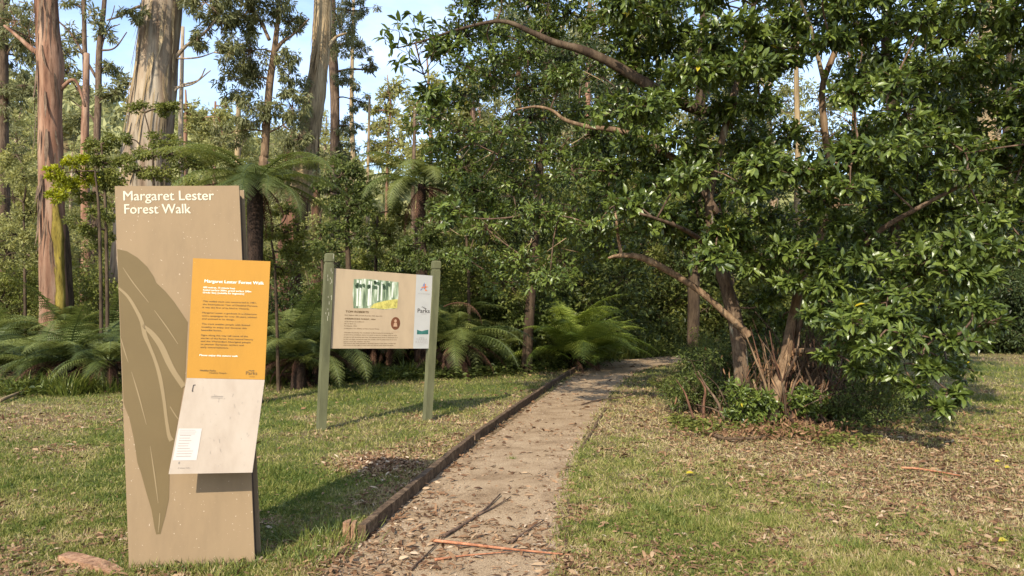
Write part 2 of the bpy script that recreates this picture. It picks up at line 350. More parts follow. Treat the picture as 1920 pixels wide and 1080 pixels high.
t.links.new(n1.outputs[0], r1.inputs[0]); t.links.new(n2.outputs[0], r2.inputs[0]); t.links.new(r1.outputs[0], mx.inputs[1]); t.links.new(r2.outputs[0], mx.inputs[2]); t.links.new(mx.outputs[0], b.inputs['Base Color']); bump(t, b, n2.outputs[0], .4, .01)
tag(link('path', raw_mesh('path', V3.reshape(-1, 3), [np.stack([i, i + 1, i + nk + 1, i + nk], -1).reshape(-1, 4)], m, True)), kind='structure')

# timber edging, one plank after another
LE = [(655, 1018), (700, 968), (882, 812), (905, 796), (985, 742), (1060, 697), (1097, 681)]
def plank(p0, p1, wid, hgt, name, label, m1=M['timber'], group=None, sink=.03, ends=None):
    p0 = np.asarray(p0, float); p1 = np.asarray(p1, float); d = p1 - p0; Ln = np.linalg.norm(d[:2]); d = d / Ln; s = np.array([d[1], -d[0], 0.0])
    mb = MB(); k = max(3, int(Ln / .18)); tq = np.linspace(0, 1, k)
    c = p0[None] + (p1 - p0)[None] * tq[:, None]; c[:, 2] = gh(c[:, 0], c[:, 1])
    b_ = wid * .08
    prof = np.array([(-wid / 2, -sink), (wid / 2, -sink), (wid / 2, hgt - b_), (wid / 2 - b_, hgt), (-wid / 2 + b_, hgt), (-wid / 2, hgt - b_)])
    jit = R.normal(size=(k, 6, 2)) * 0.0022
    V = c[:, None] + (prof[None, :, 0] + jit[..., 0])[..., None] * s + np.array([0, 0, 1.0]) * (prof[None, :, 1] + jit[..., 1])[..., None]
    i = np.arange(k - 1)[:, None] * 6; j = np.arange(6)[None]; j2 = (j + 1) % 6
    mb.add(V.reshape(-1, 3), [np.stack([i + j, i + j2, i + 6 + j2, i + 6 + j], -1).reshape(-1, 4), np.array([np.arange(6)[::-1], np.arange(6) + (k - 1) * 6])])
    o = mb.build(name, m1, smooth=False, loc=(c[0][0], c[0][1], 0)); tag(o, label, 'timber edging', group); return o
E1 = [((678, 1012), (884, 832)), ((887, 829), (1066, 703)), ((1068, 701.5), (1100, 684))]
labs = ['long weathered timber plank edging the left side of the path, nearest the split stake', 'dark timber plank along the path beyond the nearest long one, past the pile of litter', 'far short timber plank where the edging ends at the fern']
for (a_, b_), lb in zip(E1, labs): plank(onG(*a_), onG(*b_), .055, .10, 'path_edging', lb, group='timber planks edging the left side of the path')
plank(onG(1060, 1060), onG(1066, 935), .03, .012, 'path_edging', 'thin half-buried timber strip along the right edge of the path near the camera', sink=.02, group='thin strips on the right edge of the path')
plank(onG(1092, 842), onG(1135, 768), .03, .025, 'path_edging', 'thin timber strip on the right edge of the path farther on, beside dry grass', sink=.02, group='thin strips on the right edge of the path')
# split stake at the near end
s0 = onG(656, 1012); st = empty('timber_stake', (s0[0], s0[1], 0)); tag(st, 'short split timber stake at the near end of the left path edging', 'stake')
mb = MB(); s = .036
for (dx, dy, hx, h) in [(-.018, 0, .022, .125), (.024, .012, .014, .115)]:
    c = s0 + np.array([dx, dy, 0]); q = np.array([(-hx, -s), (hx, -s * .9), (hx, s), (-hx, s * .9)])
    low = np.column_stack([q + c[:2], np.full(4, -.05)]); up = np.column_stack([q * .94 + c[:2], s0[2] + h + R.normal(size=4) * .006]); box8(mb, np.vstack([low, up]))
mb.build('post', M['timber_end'], st)

# ================================================================== SIGN: tall tan pillar
M['tan'] = speckled('tan_paint', (.230, .157, .085), (.42, .33, .23), 80, .71, .75)
M['tan_dark'] = plain('leaf_print', (.126, .087, .037), .75, .06, 4)
M['tan_pale'] = plain('vein_print', (.225, .163, .085), .75, .05, 4)
M['cream'] = plain('cream_lettering', (.52, .46, .34), .7, .04, 4)
M['core'] = plain('dark_core', (.06, .038, .026), .6, .2, 5)
M['yellow'] = speckled('yellow_panel_paint', (.335, .158, .012), (.62, .42, .14), 120, .76, .7)
M['white_ink'] = plain('white_ink', (.72, .68, .60), .5, .02)
M['dark_ink'] = plain('dark_ink', (.10, .055, .015), .5, .05)
m, t, b = mat('faded_map_sheet', .7, .2)
n1 = noise(t, 5, 6, .65, (1, 1, .5)); n2 = noise(t, 60, 3, .6, (1, 1, .3))
r1 = ramp(t, [(.3, (.30, .238, .180)), (.5, (.35, .285, .22)), (.75, (.385, .32, .255))]); r2 = ramp(t, [(.66, (0, 0, 0)), (.72, (1, 1, 1))])
mx = t.nodes.new('ShaderNodeMixRGB'); mx.inputs[2].default_value = (.25, .21, .17, 1)
ml = t.nodes.new('ShaderNodeMath'); ml.operation = 'MULTIPLY'; ml.inputs[1].default_value = .4
t.links.new(n1.outputs[0], r1.inputs[0]); t.links.new(n2.outputs[0], r2.inputs[0]); t.links.new(r2.outputs[0], ml.inputs[0]); t.links.new(ml.outputs[0], mx.inputs[0]); t.links.new(r1.outputs[0], mx.inputs[1]); t.links.new(mx.outputs[0], b.inputs['Base Color']); M['map'] = m
M['map_pale'] = plain('map_legend', (.43, .38, .34), .7, .03)
M['map_ink'] = plain('map_ink', (.20, .17, .14), .5, .1)
M['black_ink'] = plain('black_ink', (.045, .035, .03), .5, .05)

BL = G(243, 1066); BR = G(479, 1059); ex = norm((BR - BL)); nf = norm(np.array([ex[1], -ex[0], 0.0]))   # faces the camera
# the pillar is very slightly off plumb
TLp = on_plane(215, 349, BL, nf); TRp = on_plane(448, 348, BL, nf)
pil = empty('pillar_sign', (float((BL + BR)[0] / 2), float((BL + BR)[1] / 2), 0)); tag(pil, 'tall tan metal pillar sign with a big dark leaf print, left of the path', 'sign')
def quad_at(px, n=nf, p0=None, off=0.0):
    p0 = BL if p0 is None else p0
    q = np.array([on_plane(u, v, p0, n) for u, v in px]); return q + n * off
dn = np.array([0, 0, -.06])
mb = MB(); slab(mb, [BL + dn, BR + dn, TRp, TLp], nf, .012); mb.build('front_panel', M['tan'], pil)
back = -nf
bq = np.array([BL + dn, BR + dn, TRp, TLp]) - nf * .012
mb = MB(); q = bq.copy(); q[0] += ex * .03; q[1] -= ex * .012; q[2] += -ex * .010 - [0, 0, .05]; q[3] += ex * .03 - np.array([0, 0, .05]); slab(mb, q - nf * .0005, nf, .075); mb.build('core', M['core'], pil)
mb = MB(); q = bq - nf * .078; q[1] += ex * .012; q[2] += ex * .004 - np.array([0, 0, .012]); q[3] += ex * .03 - np.array([0, 0, .012]); slab(mb, q, nf, .012); mb.build('back_panel', M['tan'], pil)
mb = MB(); q2 = np.array([q[2] - ex * .03 + [0, 0, -.11], q[2] + [0, 0, -.11], q[2] + [0, 0, -.012], q[2] - ex * .03 + [0, 0, -.012]]) + nf * .004

def flat_poly(mb, px, off, p0=None, n=nf, a=.5):
    """a printed shape outlined on a sign's face (thin sheet standing proud of it)"""
    from mathutils.geometry import tessellate_polygon
    q = quad_at(px, n, p0, off); tr = tessellate_polygon([[Vector(p) for p in q]]); f = []
    for (i0, i1, i2) in tr:
        nn_ = np.cross(q[i1] - q[i0], q[i2] - q[i0]); f.append((i0, i1, i2) if nn_ @ n > 0 else (i0, i2, i1))
    mb.add(q, [f], a)
def stroke(mb, px, w, off, p0=None, n=nf):
    """a tapered stroke: px points, widths in px"""
    c = catmull(np.array([(u, v, ww) for (u, v), ww in zip(px, w)], float), 5); d = norm(np.gradient(c[:, :2], axis=0)); s_ = np.stack([-d[:, 1], d[:, 0]], 1) * c[:, 2:3] / 2
    flat_poly(mb, [tuple(p) for p in np.vstack([c[:, :2] + s_, (c[:, :2] - s_)[::-1]])], off, p0, n)
leaf_out = [(220, 467), (238, 471), (258, 483), (276, 500), (288, 518), (293, 530), (310, 546), (326, 565), (343, 590), (352, 604), (347, 708), (318, 886), (317, 935), (310, 968), (303, 992), (301, 1001), (293, 1002), (290, 990), (284, 955), (275, 925), (264, 885), (258, 868), (251, 822), (243, 785), (235, 765), (232, 755)]
mb = MB(); flat_poly(mb, leaf_out, .0015); mb.build('leaf_print', M['tan_dark'], pil)
mb = MB()
for px, w in [([(223, 540), (240, 556), (255, 580), (266, 603), (272, 628), (281, 650), (292, 678), (301, 710), (308, 752), (312, 785), (317, 815), (322, 826)], [4, 5, 6, 7, 8, 6, 6, 7, 6, 6, 7, 9]),
              ([(268, 610), (285, 625), (302, 648), (316, 678), (328, 700), (345, 725)], [5, 9, 11, 11, 10, 10]),
              ([(231, 502), (250, 530), (279, 567)], [1, 2, 1]), ([(290, 582), (312, 612), (334, 645)], [1, 2, 1]),
              ([(226, 630), (233, 655), (241, 680)], [1, 2.5, 1]), ([(247, 697), (260, 740), (275, 796)], [1, 2.5, 1]), ([(282, 836), (290, 890), (297, 943)], [1, 2.5, 1]),
              ([(300, 962), (299, 980), (297, 998)], [1.5, 2, 1]), ([(319, 762), (329, 778), (338, 790)], [1.5, 2, 1])]:
    stroke(mb, px, w, .003)
mb.build('leaf_veins', M['tan_pale'], pil)

def text_raw(s_, bold=0.0, font_shear=0.0):
    cu = bpy.data.curves.new('lettering', 'FONT'); cu.body = s_; cu.size = 1; cu.offset = bold; cu.shear = font_shear; cu.resolution_u = 3
    o = bpy.data.objects.new('lettering', cu); me = bpy.data.meshes.new_from_object(o)
    n = len(me.vertices); V = np.zeros(n * 3); me.vertices.foreach_get('co', V); V = V.reshape(-1, 3)
    me.calc_loop_triangles(); T = np.zeros(len(me.loop_triangles) * 3, np.int32); me.loop_triangles.foreach_get('vertices', T); T = T.reshape(-1, 3)
    bpy.data.objects.remove(o); bpy.data.curves.remove(cu); bpy.data.meshes.remove(me)
    return V[:, :2], T
class Face:
    """a flat sign face: fractions (a right, b down) -> point"""
    def __init__(s, TL, TR, BL_, BR_, n): s.c = [np.asarray(x, float) for x in (TL, TR, BL_, BR_)]; s.n = n
    def pt(s, a, b, off=0.0):
        a = np.asarray(a, float)[..., None]; b = np.asarray(b, float)[..., None]; TL, TR, BL_, BR_ = s.c
        return TL * (1 - a) * (1 - b) + TR * a * (1 - b) + BL_ * (1 - a) * b + BR_ * a * b + s.n * off
    def text(s, mb, st_, a, b, width=None, height=None, bold=0.0, off=.0015, shear=0):
        V, T = text_raw(st_, 0.0, shear)
        if not len(V): return
        x0, x1 = V[:, 0].min(), V[:, 0].max(); W_ = np.linalg.norm(s.c[1] - s.c[0]); H_ = np.linalg.norm(s.c[2] - s.c[0])
        kx = (width * W_) / (x1 - x0) if width else height * H_ / .73
        ky = height * H_ / .73 if height else kx
        for q_, (bx_, by_) in enumerate([(0, 0)] if not bold else [(-.5, -.35), (.5, .35)]):
            mb.add(s.pt(a + (V[:, 0] - x0 + bx_ * bold * 1.7) * kx / W_, b - (V[:, 1] + by_ * bold * 1.2) * ky / H_, off + q_ * .0003), [T])
    def rect(s, mb, a0, b0, a1, b1, off=.001):
        mb.add(s.pt(np.array([a0, a1, a1, a0]), np.array([b1, b1, b0, b0]), off), [[(0, 1, 2, 3)]])
    def poly(s, mb, ab, off=.0015):
        from mathutils.geometry import tessellate_polygon
        ab = np.array(ab); q = s.pt(ab[:, 0], ab[:, 1], off); tr = tessellate_polygon([[Vector(p) for p in q]]); f = []
        for (i0, i1, i2) in tr:
            nn_ = np.cross(q[i1] - q[i0], q[i2] - q[i0]); f.append((i0, i1, i2) if nn_ @ s.n > 0 else (i0, i2, i1))
        mb.add(q, [f])
front = Face(TLp, TRp, BL, BR, nf)
mb = MB(); front.text(mb, 'Margaret Lester', .068, .038, .725, .0265, .018, .002); front.text(mb, 'Forest Walk', .072, .073, .53, .0265, .018, .002); mb.build('title_lettering', M['cream'], pil)

# yellow text panel and sloping map panel, folded sheet held in front of the pillar
Dp = float(BL[1])
def fold(pxd): return [P(u, v, Dp + d) for u, v, d in pxd]
yTL, yTR, yBR, yBL = fold([(362, 484, -.03), (507, 490, .02), (497, 709.5, -.03), (350, 708.5, -.10)])
yBR = yBL + (yTR - yTL) * (np.linalg.norm(P(497, 709.5, Dp - .04) - yBL) / np.linalg.norm(yTR - yTL))
ny_ = norm(np.cross(yBR - yBL, yTL - yBL))
mBL, mBR = fold([(316, 889, -.165), (473, 886, -.115)])
nm_ = norm(np.cross(mBR - mBL, yBL - mBL))
mb = MB(); slab(mb, [yBL, yBR, yTR, yTL], ny_, .004); mb.build('yellow_panel', M['yellow'], pil)
yel = Face(yTL, yTR, yBL, yBR, ny_)
mb = MB(); yel.text(mb, 'Margaret Lester Forest Walk', .165, .202, .765, .026, .022)
for s_, b_, w_ in [('400 metres, 15 minute loop', .250, .41), ('Sealed surface 200m, gravel surface 200m', .272, .62), ('Grade: Easy (suitable for beginners)', .294, .53), ('Please enjoy this nature walk', .817, .49)]: yel.text(mb, s_, .150, b_, w_, .0145, .02)
mb.build('white_lettering', M['white_ink'], pil)
mb = MB()
for s_, b_, w_ in [('This sealed track was constructed in 1981,', .366, .69), ('the International Year of Disabled Persons.', .392, .71), ('It was the first of its kind in Victoria.', .418, .60),
                   ('Margaret Lester, a graduate in architecture', .462, .70), ('and a campaigner for over 30 years, advised', .488, .70), ('and assisted in its design.', .513, .42),
                   ('The track enables people with limited', .556, .62), ('mobility to enjoy and discover this', .582, .58), ('beautiful forest.', .608, .26),
                   ('Signs along the way tell some of the', .650, .60), ('stories of the forest, from natural history', .675, .67), ('and the Wurundjeri Aboriginal people', .700, .64), ('to pioneer European settlers and', .725, .55), ('early conservationists.', .750, .36)]:
    yel.text(mb, s_, .155, b_, w_, .0135, .012)
yel.text(mb, 'Healthy Parks', .165, .942, .20, .014, .03); yel.text(mb, 'Healthy People', .285, .960, .22, .014, .0, shear=.2)
yel.text(mb, 'Parks', .755, .962, .145, .030, .01); yel.text(mb, 'VICTORIA', .80, .982, .07, .008, 0)
yel.poly(mb, [(.775, .932), (.80, .923), (.825, .928), (.85, .922), (.875, .932), (.85, .929), (.825, .935), (.80, .930)])
mb.build('dark_lettering', M['dark_ink'], pil)
mb = MB(); dd = np.array([0, 0, -.001]); slab(mb, [mBL, mBR, yBR + dd, yBL + dd], nm_, .005); mp_o = mb.build('map_panel', M['map'], pil)
mpf = Face(yBL + dd, yBR + dd, mBL, mBR, nm_)
mb = MB(); mpf.rect(mb, .02, .53, .305, .86, .001); mb.build('legend', M['map_pale'], mp_o if False else pil)
mb = MB()
for i_ in range(9): mpf.rect(mb, .05, .60 + .027 * i_, .05 + random.uniform(.12, .2), .604 + .027 * i_, .002)
for i_ in range(3): mpf.rect(mb, .04, .545 + .02 * i_, .04 + random.uniform(.18, .22), .548 + .02 * i_, .002)
mpf.rect(mb, .35, .185, .50, .190, .002); mpf.rect(mb, .35, .202, .50, .206, .002)
mpf.poly(mb, [(.10, .87), (.11, .885), (.10, .90), (.09, .885)], .002); mpf.text(mb, 'North', .10, .945, .14, .014)
for i_ in range(26):
    a0, b0 = random.uniform(.35, .95), random.uniform(.12, .95); an = random.gauss(1.35, .5); l_ = random.uniform(.01, .05)
    mpf.poly(mb, [(a0, b0), (a0 + .003, b0), (a0 + .003 + math.cos(an) * l_, b0 + math.sin(an) * l_), (a0 + math.cos(an) * l_, b0 + math.sin(an) * l_)], .002)
mb.build('map_printing', M['map_ink'], pil)
mb = MB(); mpf.poly(mb, [(.098, .07), (.128, .066), (.128, .074), (.108, .08), (.108, .125), (.116, .14), (.100, .145), (.095, .13)], .002); mb.build('map_marks', M['black_ink'], pil)
# bracket behind the panels
mb = MB(); fc = P(440, 896, Dp - .02)
q = quad_at([(385, 868), (440, 868), (440, 720), (385, 720)], off=.03); slab(mb, q, nf, .029); mb.build('bracket', M['core'], pil)
mb = MB(); q = quad_at([(372, 700), (440, 700), (440, 520), (374, 520)], off=.03); slab(mb, q, nf, .029); mb.build('bracket', M['core'], pil)

# ================================================================== SIGN: board between two green posts
M['post'] = plain('green_post_paint', (.108, .106, .052), .75, .28, 9, .2, .3, (1, 1, .25))
M['post_scar'] = plain('bare_wood_scar', (.55, .50, .38), .8, .1)
M['board_tan'] = speckled('board_tan_print', (.385, .285, .175), (.46, .36, .26), 60, .78, .75)
M['board_grey'] = plain('board_pale_strip', (.38, .365, .33), .75, .04)
M['board_edge'] = plain('board_back', (.05, .045, .035), .7, .1)
gL = G(602, 806); gR = G(801, 788); sx_ = norm(gR - gL); ns = np.array([sx_[1], -sx_[0], 0.0]); wp = .098
brd = empty('board_sign', (float((gL + gR)[0] / 2), float((gL + gR)[1] / 2), 0)); tag(brd, 'wide tan information board held between two green timber posts on the lawn', 'sign')
tiltL = on_plane(618, 475, gL, ns) - gL; tiltR = on_plane(818, 489, gR, ns) - gR
def post(g, top, parent):
    mb = MB(); h = wp / 2; zt = top[2]; d = top / zt
    lv = [(-.08, h), (zt - .30, h), (zt - .295, h * .86), (zt - .235, h * .86), (zt - .23, h), (zt - .12, h), (zt - .115, h * .86), (zt - .05, h * .86), (zt - .045, h), (zt - .02, h), (zt, h * .72)]
    lv = [(-.08, h), (.6, h), (zt - .135, h), (zt - .130, h * .84), (zt - .105, h * .84), (zt - .10, h), (zt - .015, h * .98), (zt, h * .75)]
    V = []
    for z, w in lv:
        c = g + d * z
        for (p, q) in [(-1, -1), (1, -1), (1, 1), (-1, 1)]: V.append(c + sx_ * w * p - ns * w * q * -1 * -1)
    n = len(lv); i = np.arange(n - 1)[:, None] * 4; j = np.arange(4)[None]; j2 = (j + 1) % 4
    mb.add(np.array(V), [np.stack([i + j, i + j2, i + 4 + j2, i + 4 + j], -1).reshape(-1, 4), [((n - 1) * 4, (n - 1) * 4 + 1, (n - 1) * 4 + 2, (n - 1) * 4 + 3)]])
    o = mb.build('post', M['post'], parent); return o
pL = post(gL, tiltL, brd); pR = post(gR, tiltR, brd)
mb = MB()
for k_ in range(16):
    z = random.uniform(1.25, 2.1); x = random.choice([-.25, -.05, .12, .3]) + random.gauss(0, .03); hgt = random.uniform(.01, .06); c = gL + tiltL / tiltL[2] * z + sx_ * x * wp + ns * (wp / 2 + .001); w = .0022
    mb.add([c - sx_ * w, c + sx_ * w, c + sx_ * w * .7 + [0, 0, hgt], c - sx_ * w * .7 + [0, 0, hgt]], [[(0, 1, 2, 3)]])
sc_ = mb.build('paint_scars', M['post_scar'], brd)
# board corners
p0b = gL + ns * .02
bTL, bTR, bBR, bBL = [on_plane(u, v, p0b, ns) for u, v in [(627, 503), (811, 517), (805, 653.5), (620, 653.5)]]
mb = MB(); slab(mb, [bBL - ns * .004, bBR - ns * .004, bTR - ns * .004, bTL - ns * .004], ns, .018); mb.build('board_back', M['board_edge'], brd)
bf = Face(bTL, bTR, bBL, bBR, ns)
mb = MB(); slab(mb, bf.pt(np.array([0, .825, .825, 0]), np.array([1, 1, 0, 0])), ns, .0035); mb.build('tan_face', M['board_tan'], brd)
mb = MB(); slab(mb, bf.pt(np.array([.825, 1, 1, .825]), np.array([1, 1, 0, 0])), ns, .0035); mb.build('grey_strip', M['board_grey'], brd)
mb = MB(); bf.text(mb, 'TOM ROBERTS', .125, .545, .225, .026, .035); bf.text(mb, 'SHERBROOKE FOREST, 1924', .120, .632, .30, .018, .03)
for s_, b_, w_ in [('Born England 1856, arrived Australia 1869, died 1931', .580, .37), ('oil on canvas on cardboard', .660, .19), ('39.1 x 46.4 cm', .688, .11), ('Purchased, 1924', .716, .12), ('Collection: Art Gallery of New South Wales', .748, .345),
                   ('This little oil painting was completed at Sherbrooke Forest during the', .800, .49), ('artist\'s time at Kallista where he went to live in a cottage with his wife', .828, .53), ('among the tall mountain ash trees. He painted many views of the forest here', .857, .54),
                   ('as the soft light moved through the trunks, and he came back to it each', .885, .53), ('season when the weather was fine.', .913, .26), ('The picture was made outdoors, directly in front of the trees, and the hill', .936, .52), ('that rises on the right of this walk can still be seen from the path.', .960, .50)]:
    bf.text(mb, s_, .118, b_ + .004, w_, .0125, .004)
mb.build('lettering', M['dark_ink'], brd)
m, t, b = mat('picture_print', .75, .2)
n1 = noise(t, 22, 5, .6, (1, 1, .12)); r1 = ramp(t, [(.32, (.05, .075, .045)), (.44, (.16, .21, .12)), (.52, (.30, .35, .22)), (.60, (.55, .57, .45)), (.70, (.66, .66, .56))]); t.links.new(n1.outputs[0], r1.inputs[0]); t.links.new(r1.outputs[0], b.inputs['Base Color']); M['pic'] = m
M['pic_hill'] = plain('picture_hill', (.42, .36, .09), .4, .45, 26); M['pic_dark'] = plain('picture_dark_green', (.05, .08, .04), .4, .5, 30); M['pic_pale'] = plain('picture_pale', (.62, .62, .52), .4, .12, 20)
mb = MB(); bf.poly(mb, [(.19, .12), (.30, .105), (.45, .11), (.64, .12), (.645, .30), (.635, .47), (.50, .49), (.35, .48), (.20, .49), (.185, .30)], .0015); pic = mb.build('picture', M['pic'], brd)
mb = MB(); bf.poly(mb, [(.36, .475), (.40, .42), (.48, .385), (.56, .36), (.64, .345), (.637, .465), (.50, .485)], .0025); mb.build('picture_hill', M['pic_hill'], brd)
mb = MB()
for a0, w_, b1 in [(.225, .012, .46), (.25, .015, .46), (.335, .018, .45), (.36, .010, .44), (.43, .009, .38), (.465, .011, .37), (.575, .010, .33)]: bf.poly(mb, [(a0, .13), (a0 + w_, .13), (a0 + w_ * 1.2, b1), (a0 - w_ * .1, b1)], .003)
mb.build('picture_trunks', M['pic_pale'], brd)
mb = MB()
for k_ in range(16): a0 = random.uniform(.2, .55); b0 = random.uniform(.13, .2); bf.poly(mb, [(a0, b0), (a0 + .02, b0 - .012), (a0 + .035, b0 + .01), (a0 + .03, b0 + .045), (a0 + .01, b0 + .035)], .0035)
mb.build('picture_foliage', M['pic_dark'], brd)
M['oval'] = plain('brown_portrait', (.13, .045, .018), .4, .3, 25); M['oval_l'] = plain('portrait_light', (.40, .24, .14), .4, .1)
def ell(a, b, ra, rb, n=20): return [(a + ra * math.cos(x), b + rb * math.sin(x)) for x in np.linspace(0, 2 * math.pi, n, endpoint=False)]
mb = MB(); bf.poly(mb, ell(.628, .668, .048, .085), .0015); mb.build('portrait', M['oval'], brd)
mb = MB(); bf.poly(mb, ell(.626, .635, .014, .022, 12), .0025); bf.poly(mb, [(.612, .66), (.64, .66), (.648, .71), (.606, .71)], .0025); bf.text(mb, 'Tom Roberts', .59, .785, .08, .012, 0); mb.build('portrait_figure', M['oval_l'], brd)
M['blue_ink'] = plain('blue_ink', (.05, .09, .30), .5, .05); M['orange_ink'] = plain('orange_ink', (.62, .17, .05), .5, .05); M['grey_ink'] = plain('grey_ink', (.30, .27, .24), .5, .05); M['teal'] = plain('teal_hills', (.03, .11, .09), .5, .4, 14)
mb = MB(); bf.poly(mb, [(.875, .20), (.884, .20), (.915, .10), (.920, .19), (.912, .19), (.908, .13), (.890, .20), (.878, .215)], .0015); mb.build('emblem', M['blue_ink'], brd)
mb = MB(); bf.poly(mb, [(.885, .165), (.95, .15), (.95, .162), (.885, .177)], .0025); bf.poly(mb, [(.922, .12), (.932, .12), (.934, .205), (.948, .20), (.944, .215), (.926, .215)], .0025); mb.build('emblem', M['orange_ink'], brd)
mb = MB(); bf.text(mb, 'ART IN THE RANGES', .850, .262, .13, .013, 0); bf.text(mb, 'VICTORIA', .895, .535, .06, .012, 0); bf.text(mb, 'SHIRE OF', .885, .858, .05, .013, 0); bf.text(mb, 'YARRA', .850, .893, .125, .034, .0); bf.text(mb, 'RANGES', .848, .930, .130, .034, .0); bf.text(mb, 'COUNCIL', .875, .955, .07, .010, 0); mb.build('small_lettering', M['grey_ink'], brd)
mb = MB(); bf.text(mb, 'Parks', .855, .513, .13, .058, .015); bf.poly(mb, [(.89, .44), (.905, .43), (.92, .438), (.935, .432), (.92, .446), (.905, .438)]); bf.poly(mb, [(.91, .455), (.93, .447), (.955, .458), (.94, .460), (.925, .455)]); mb.build('parks_lettering', M['black_ink'], brd)
mb = MB(); bf.poly(mb, [(.858, .745), (.88, .755), (.91, .765), (.94, .752), (.98, .742), (.98, .805), (.858, .808)], .0015); mb.build('hills_emblem', M['teal'], brd)

# what is printed on a panel is a part of that panel (all share the sign's local frame)
def sub(root, part, names):
    pt = [c for c in root.children if c.name.split('.')[0] == part][0]
    for c in list(root.children):
        if c.name.split('.')[0] in names: c.parent = pt
sub(pil, 'front_panel', ('title_lettering', 'leaf_print', 'leaf_veins')); sub(pil, 'yellow_panel', ('white_lettering', 'dark_lettering')); sub(pil, 'map_panel', ('legend', 'map_printing', 'map_marks'))
sub(brd, 'tan_face', ('lettering', 'picture', 'picture_hill', 'picture_trunks', 'picture_foliage', 'portrait', 'portrait_figure')); sub(brd, 'grey_strip', ('emblem', 'small_lettering', 'parks_lettering', 'hills_emblem')); sub(brd, 'post', ('paint_scars',))

# ================================================================== LAWN, LITTER
def ground_samples(n, dmin, dmax, power, margin=1.25):
    """random ground points inside the seen wedge and a margin around it, denser nearby"""
    q = R.random(n); e = 1 - power; d = (dmin ** e + q * (dmax ** e - dmin ** e)) ** (1 / e)
    x = (R.random(n) - .5) * d * (1920 / F) * margin; return x, d
def grass_ok(x, y):
    vx = 960 + F * x / y; vy = HOR + F * EYE / y
    edge = np.interp(vx, [-200, 0, 200, 500, 700, 850, 1000, 1100, 1200, 1400, 1600, 1700, 1920, 2100], [742, 735, 722, 718, 700, 700, 688, 676, 668, 668, 665, 660, 655, 650])
    return vy > edge
x, y = ground_samples(720000, 2.6, 26, 2.05)
pth = in_poly(x, y, poly); keep = ~pth & grass_ok(x, y) & (seg_dist(x, y, PL) > .07)
keep |= (seg_dist(x, y, PR) < .10 * R.random(len(x))) & grass_ok(x, y)
x, y = x[keep], y[keep]; dr = dryness(x, y); dens = 0.98 - 0.36 * np.clip((dr - .45) / .5, 0, 1); k = R.random(len(x)) < dens * (0.55 + .6 * fbm(x * 7, y * 7, 41, 2)); x, y, dr = x[k], y[k], dr[k]
n = len(x); clump = fbm(x * 2.2, y * 2.2, 77, 3)
A = np.stack([R.normal(size=n) * .75, R.normal(size=n) * .75, .55 + .5 * R.random(n)], 1); N_ = rdir(n) + np.array([0, 0, .3])
h = (.020 + .034 * R.random(n) + .14 * np.clip(clump - .55, 0, 1) * (1 - dr)) * (1 + .05 * np.clip(y - 4, 0, 12))
w = (.0034 + .0022 * R.random(n)) * (1 + .16 * np.clip(y - 3, 0, 14))
mb = MB(); inst(mb, T_BLD, np.stack([x, y, gh(x, y) - .004], 1), A, N_, h, w, np.clip(.12 + dr * .62 + (fbm(x * 9, y * 9, 91, 2) - .5) * .75 + R.normal(size=n) * .20, 0, 1))
tag(mb.build('grass', M['grass']), 'short patchy green and straw coloured lawn on both sides of the path', 'grass', kind='stuff')

# longer tufts that show as individual clumps
TUFTS = [(610, 1015, .16, .35), (640, 990, .12, .25), (575, 1050, .12, .3), (250, 1062, .07, .3), (300, 1068, .08, .3), (350, 1066, .07, .3), (400, 1064, .08, .3), (450, 1062, .08, .3), (492, 1050, .09, .2), (1230, 960, .07, .35), (1300, 985, .08, .3), (1595, 1030, .08, .25), (1200, 975, .07, .2), (1720, 1000, .07, .3), (1110, 940, .05, .2), (1420, 980, .05, .3), (960, 862, .05, .05)]
for (u, v, hh, ww) in TUFTS:
    g = onG(u, v); nb = int(260 * max(.35, ww / .3)); mb = MB(); rr = R.normal(size=(nb, 2)) * ww * .33
    O = np.column_stack([g[0] + rr[:, 0], g[1] + rr[:, 1] * .7, np.full(nb, g[2] - .005)]); A = np.column_stack([rr * 2.2 / ww * .3 + R.normal(size=(nb, 2)) * .35, np.full(nb, 1.0)])
    inst(mb, T_BLD, O, A, rdir(nb), hh * (.4 + .7 * R.random(nb)), .004 + .002 * R.random(nb), np.clip(R.random(nb), 0, 1))
    o = mb.build('grass_tuft', M['tuft'], loc=(g[0], g[1], g[2]))
    where = 'at the foot of the tan pillar sign' if u < 520 else ('beside the split stake at the near path edging' if u < 700 else 'in the dry lawn to the right of the path' if u > 1080 else 'against the left path edging')
    tag(o, 'tuft of longer green grass ' + where, 'grass tuft', 'grass tufts ' + where)

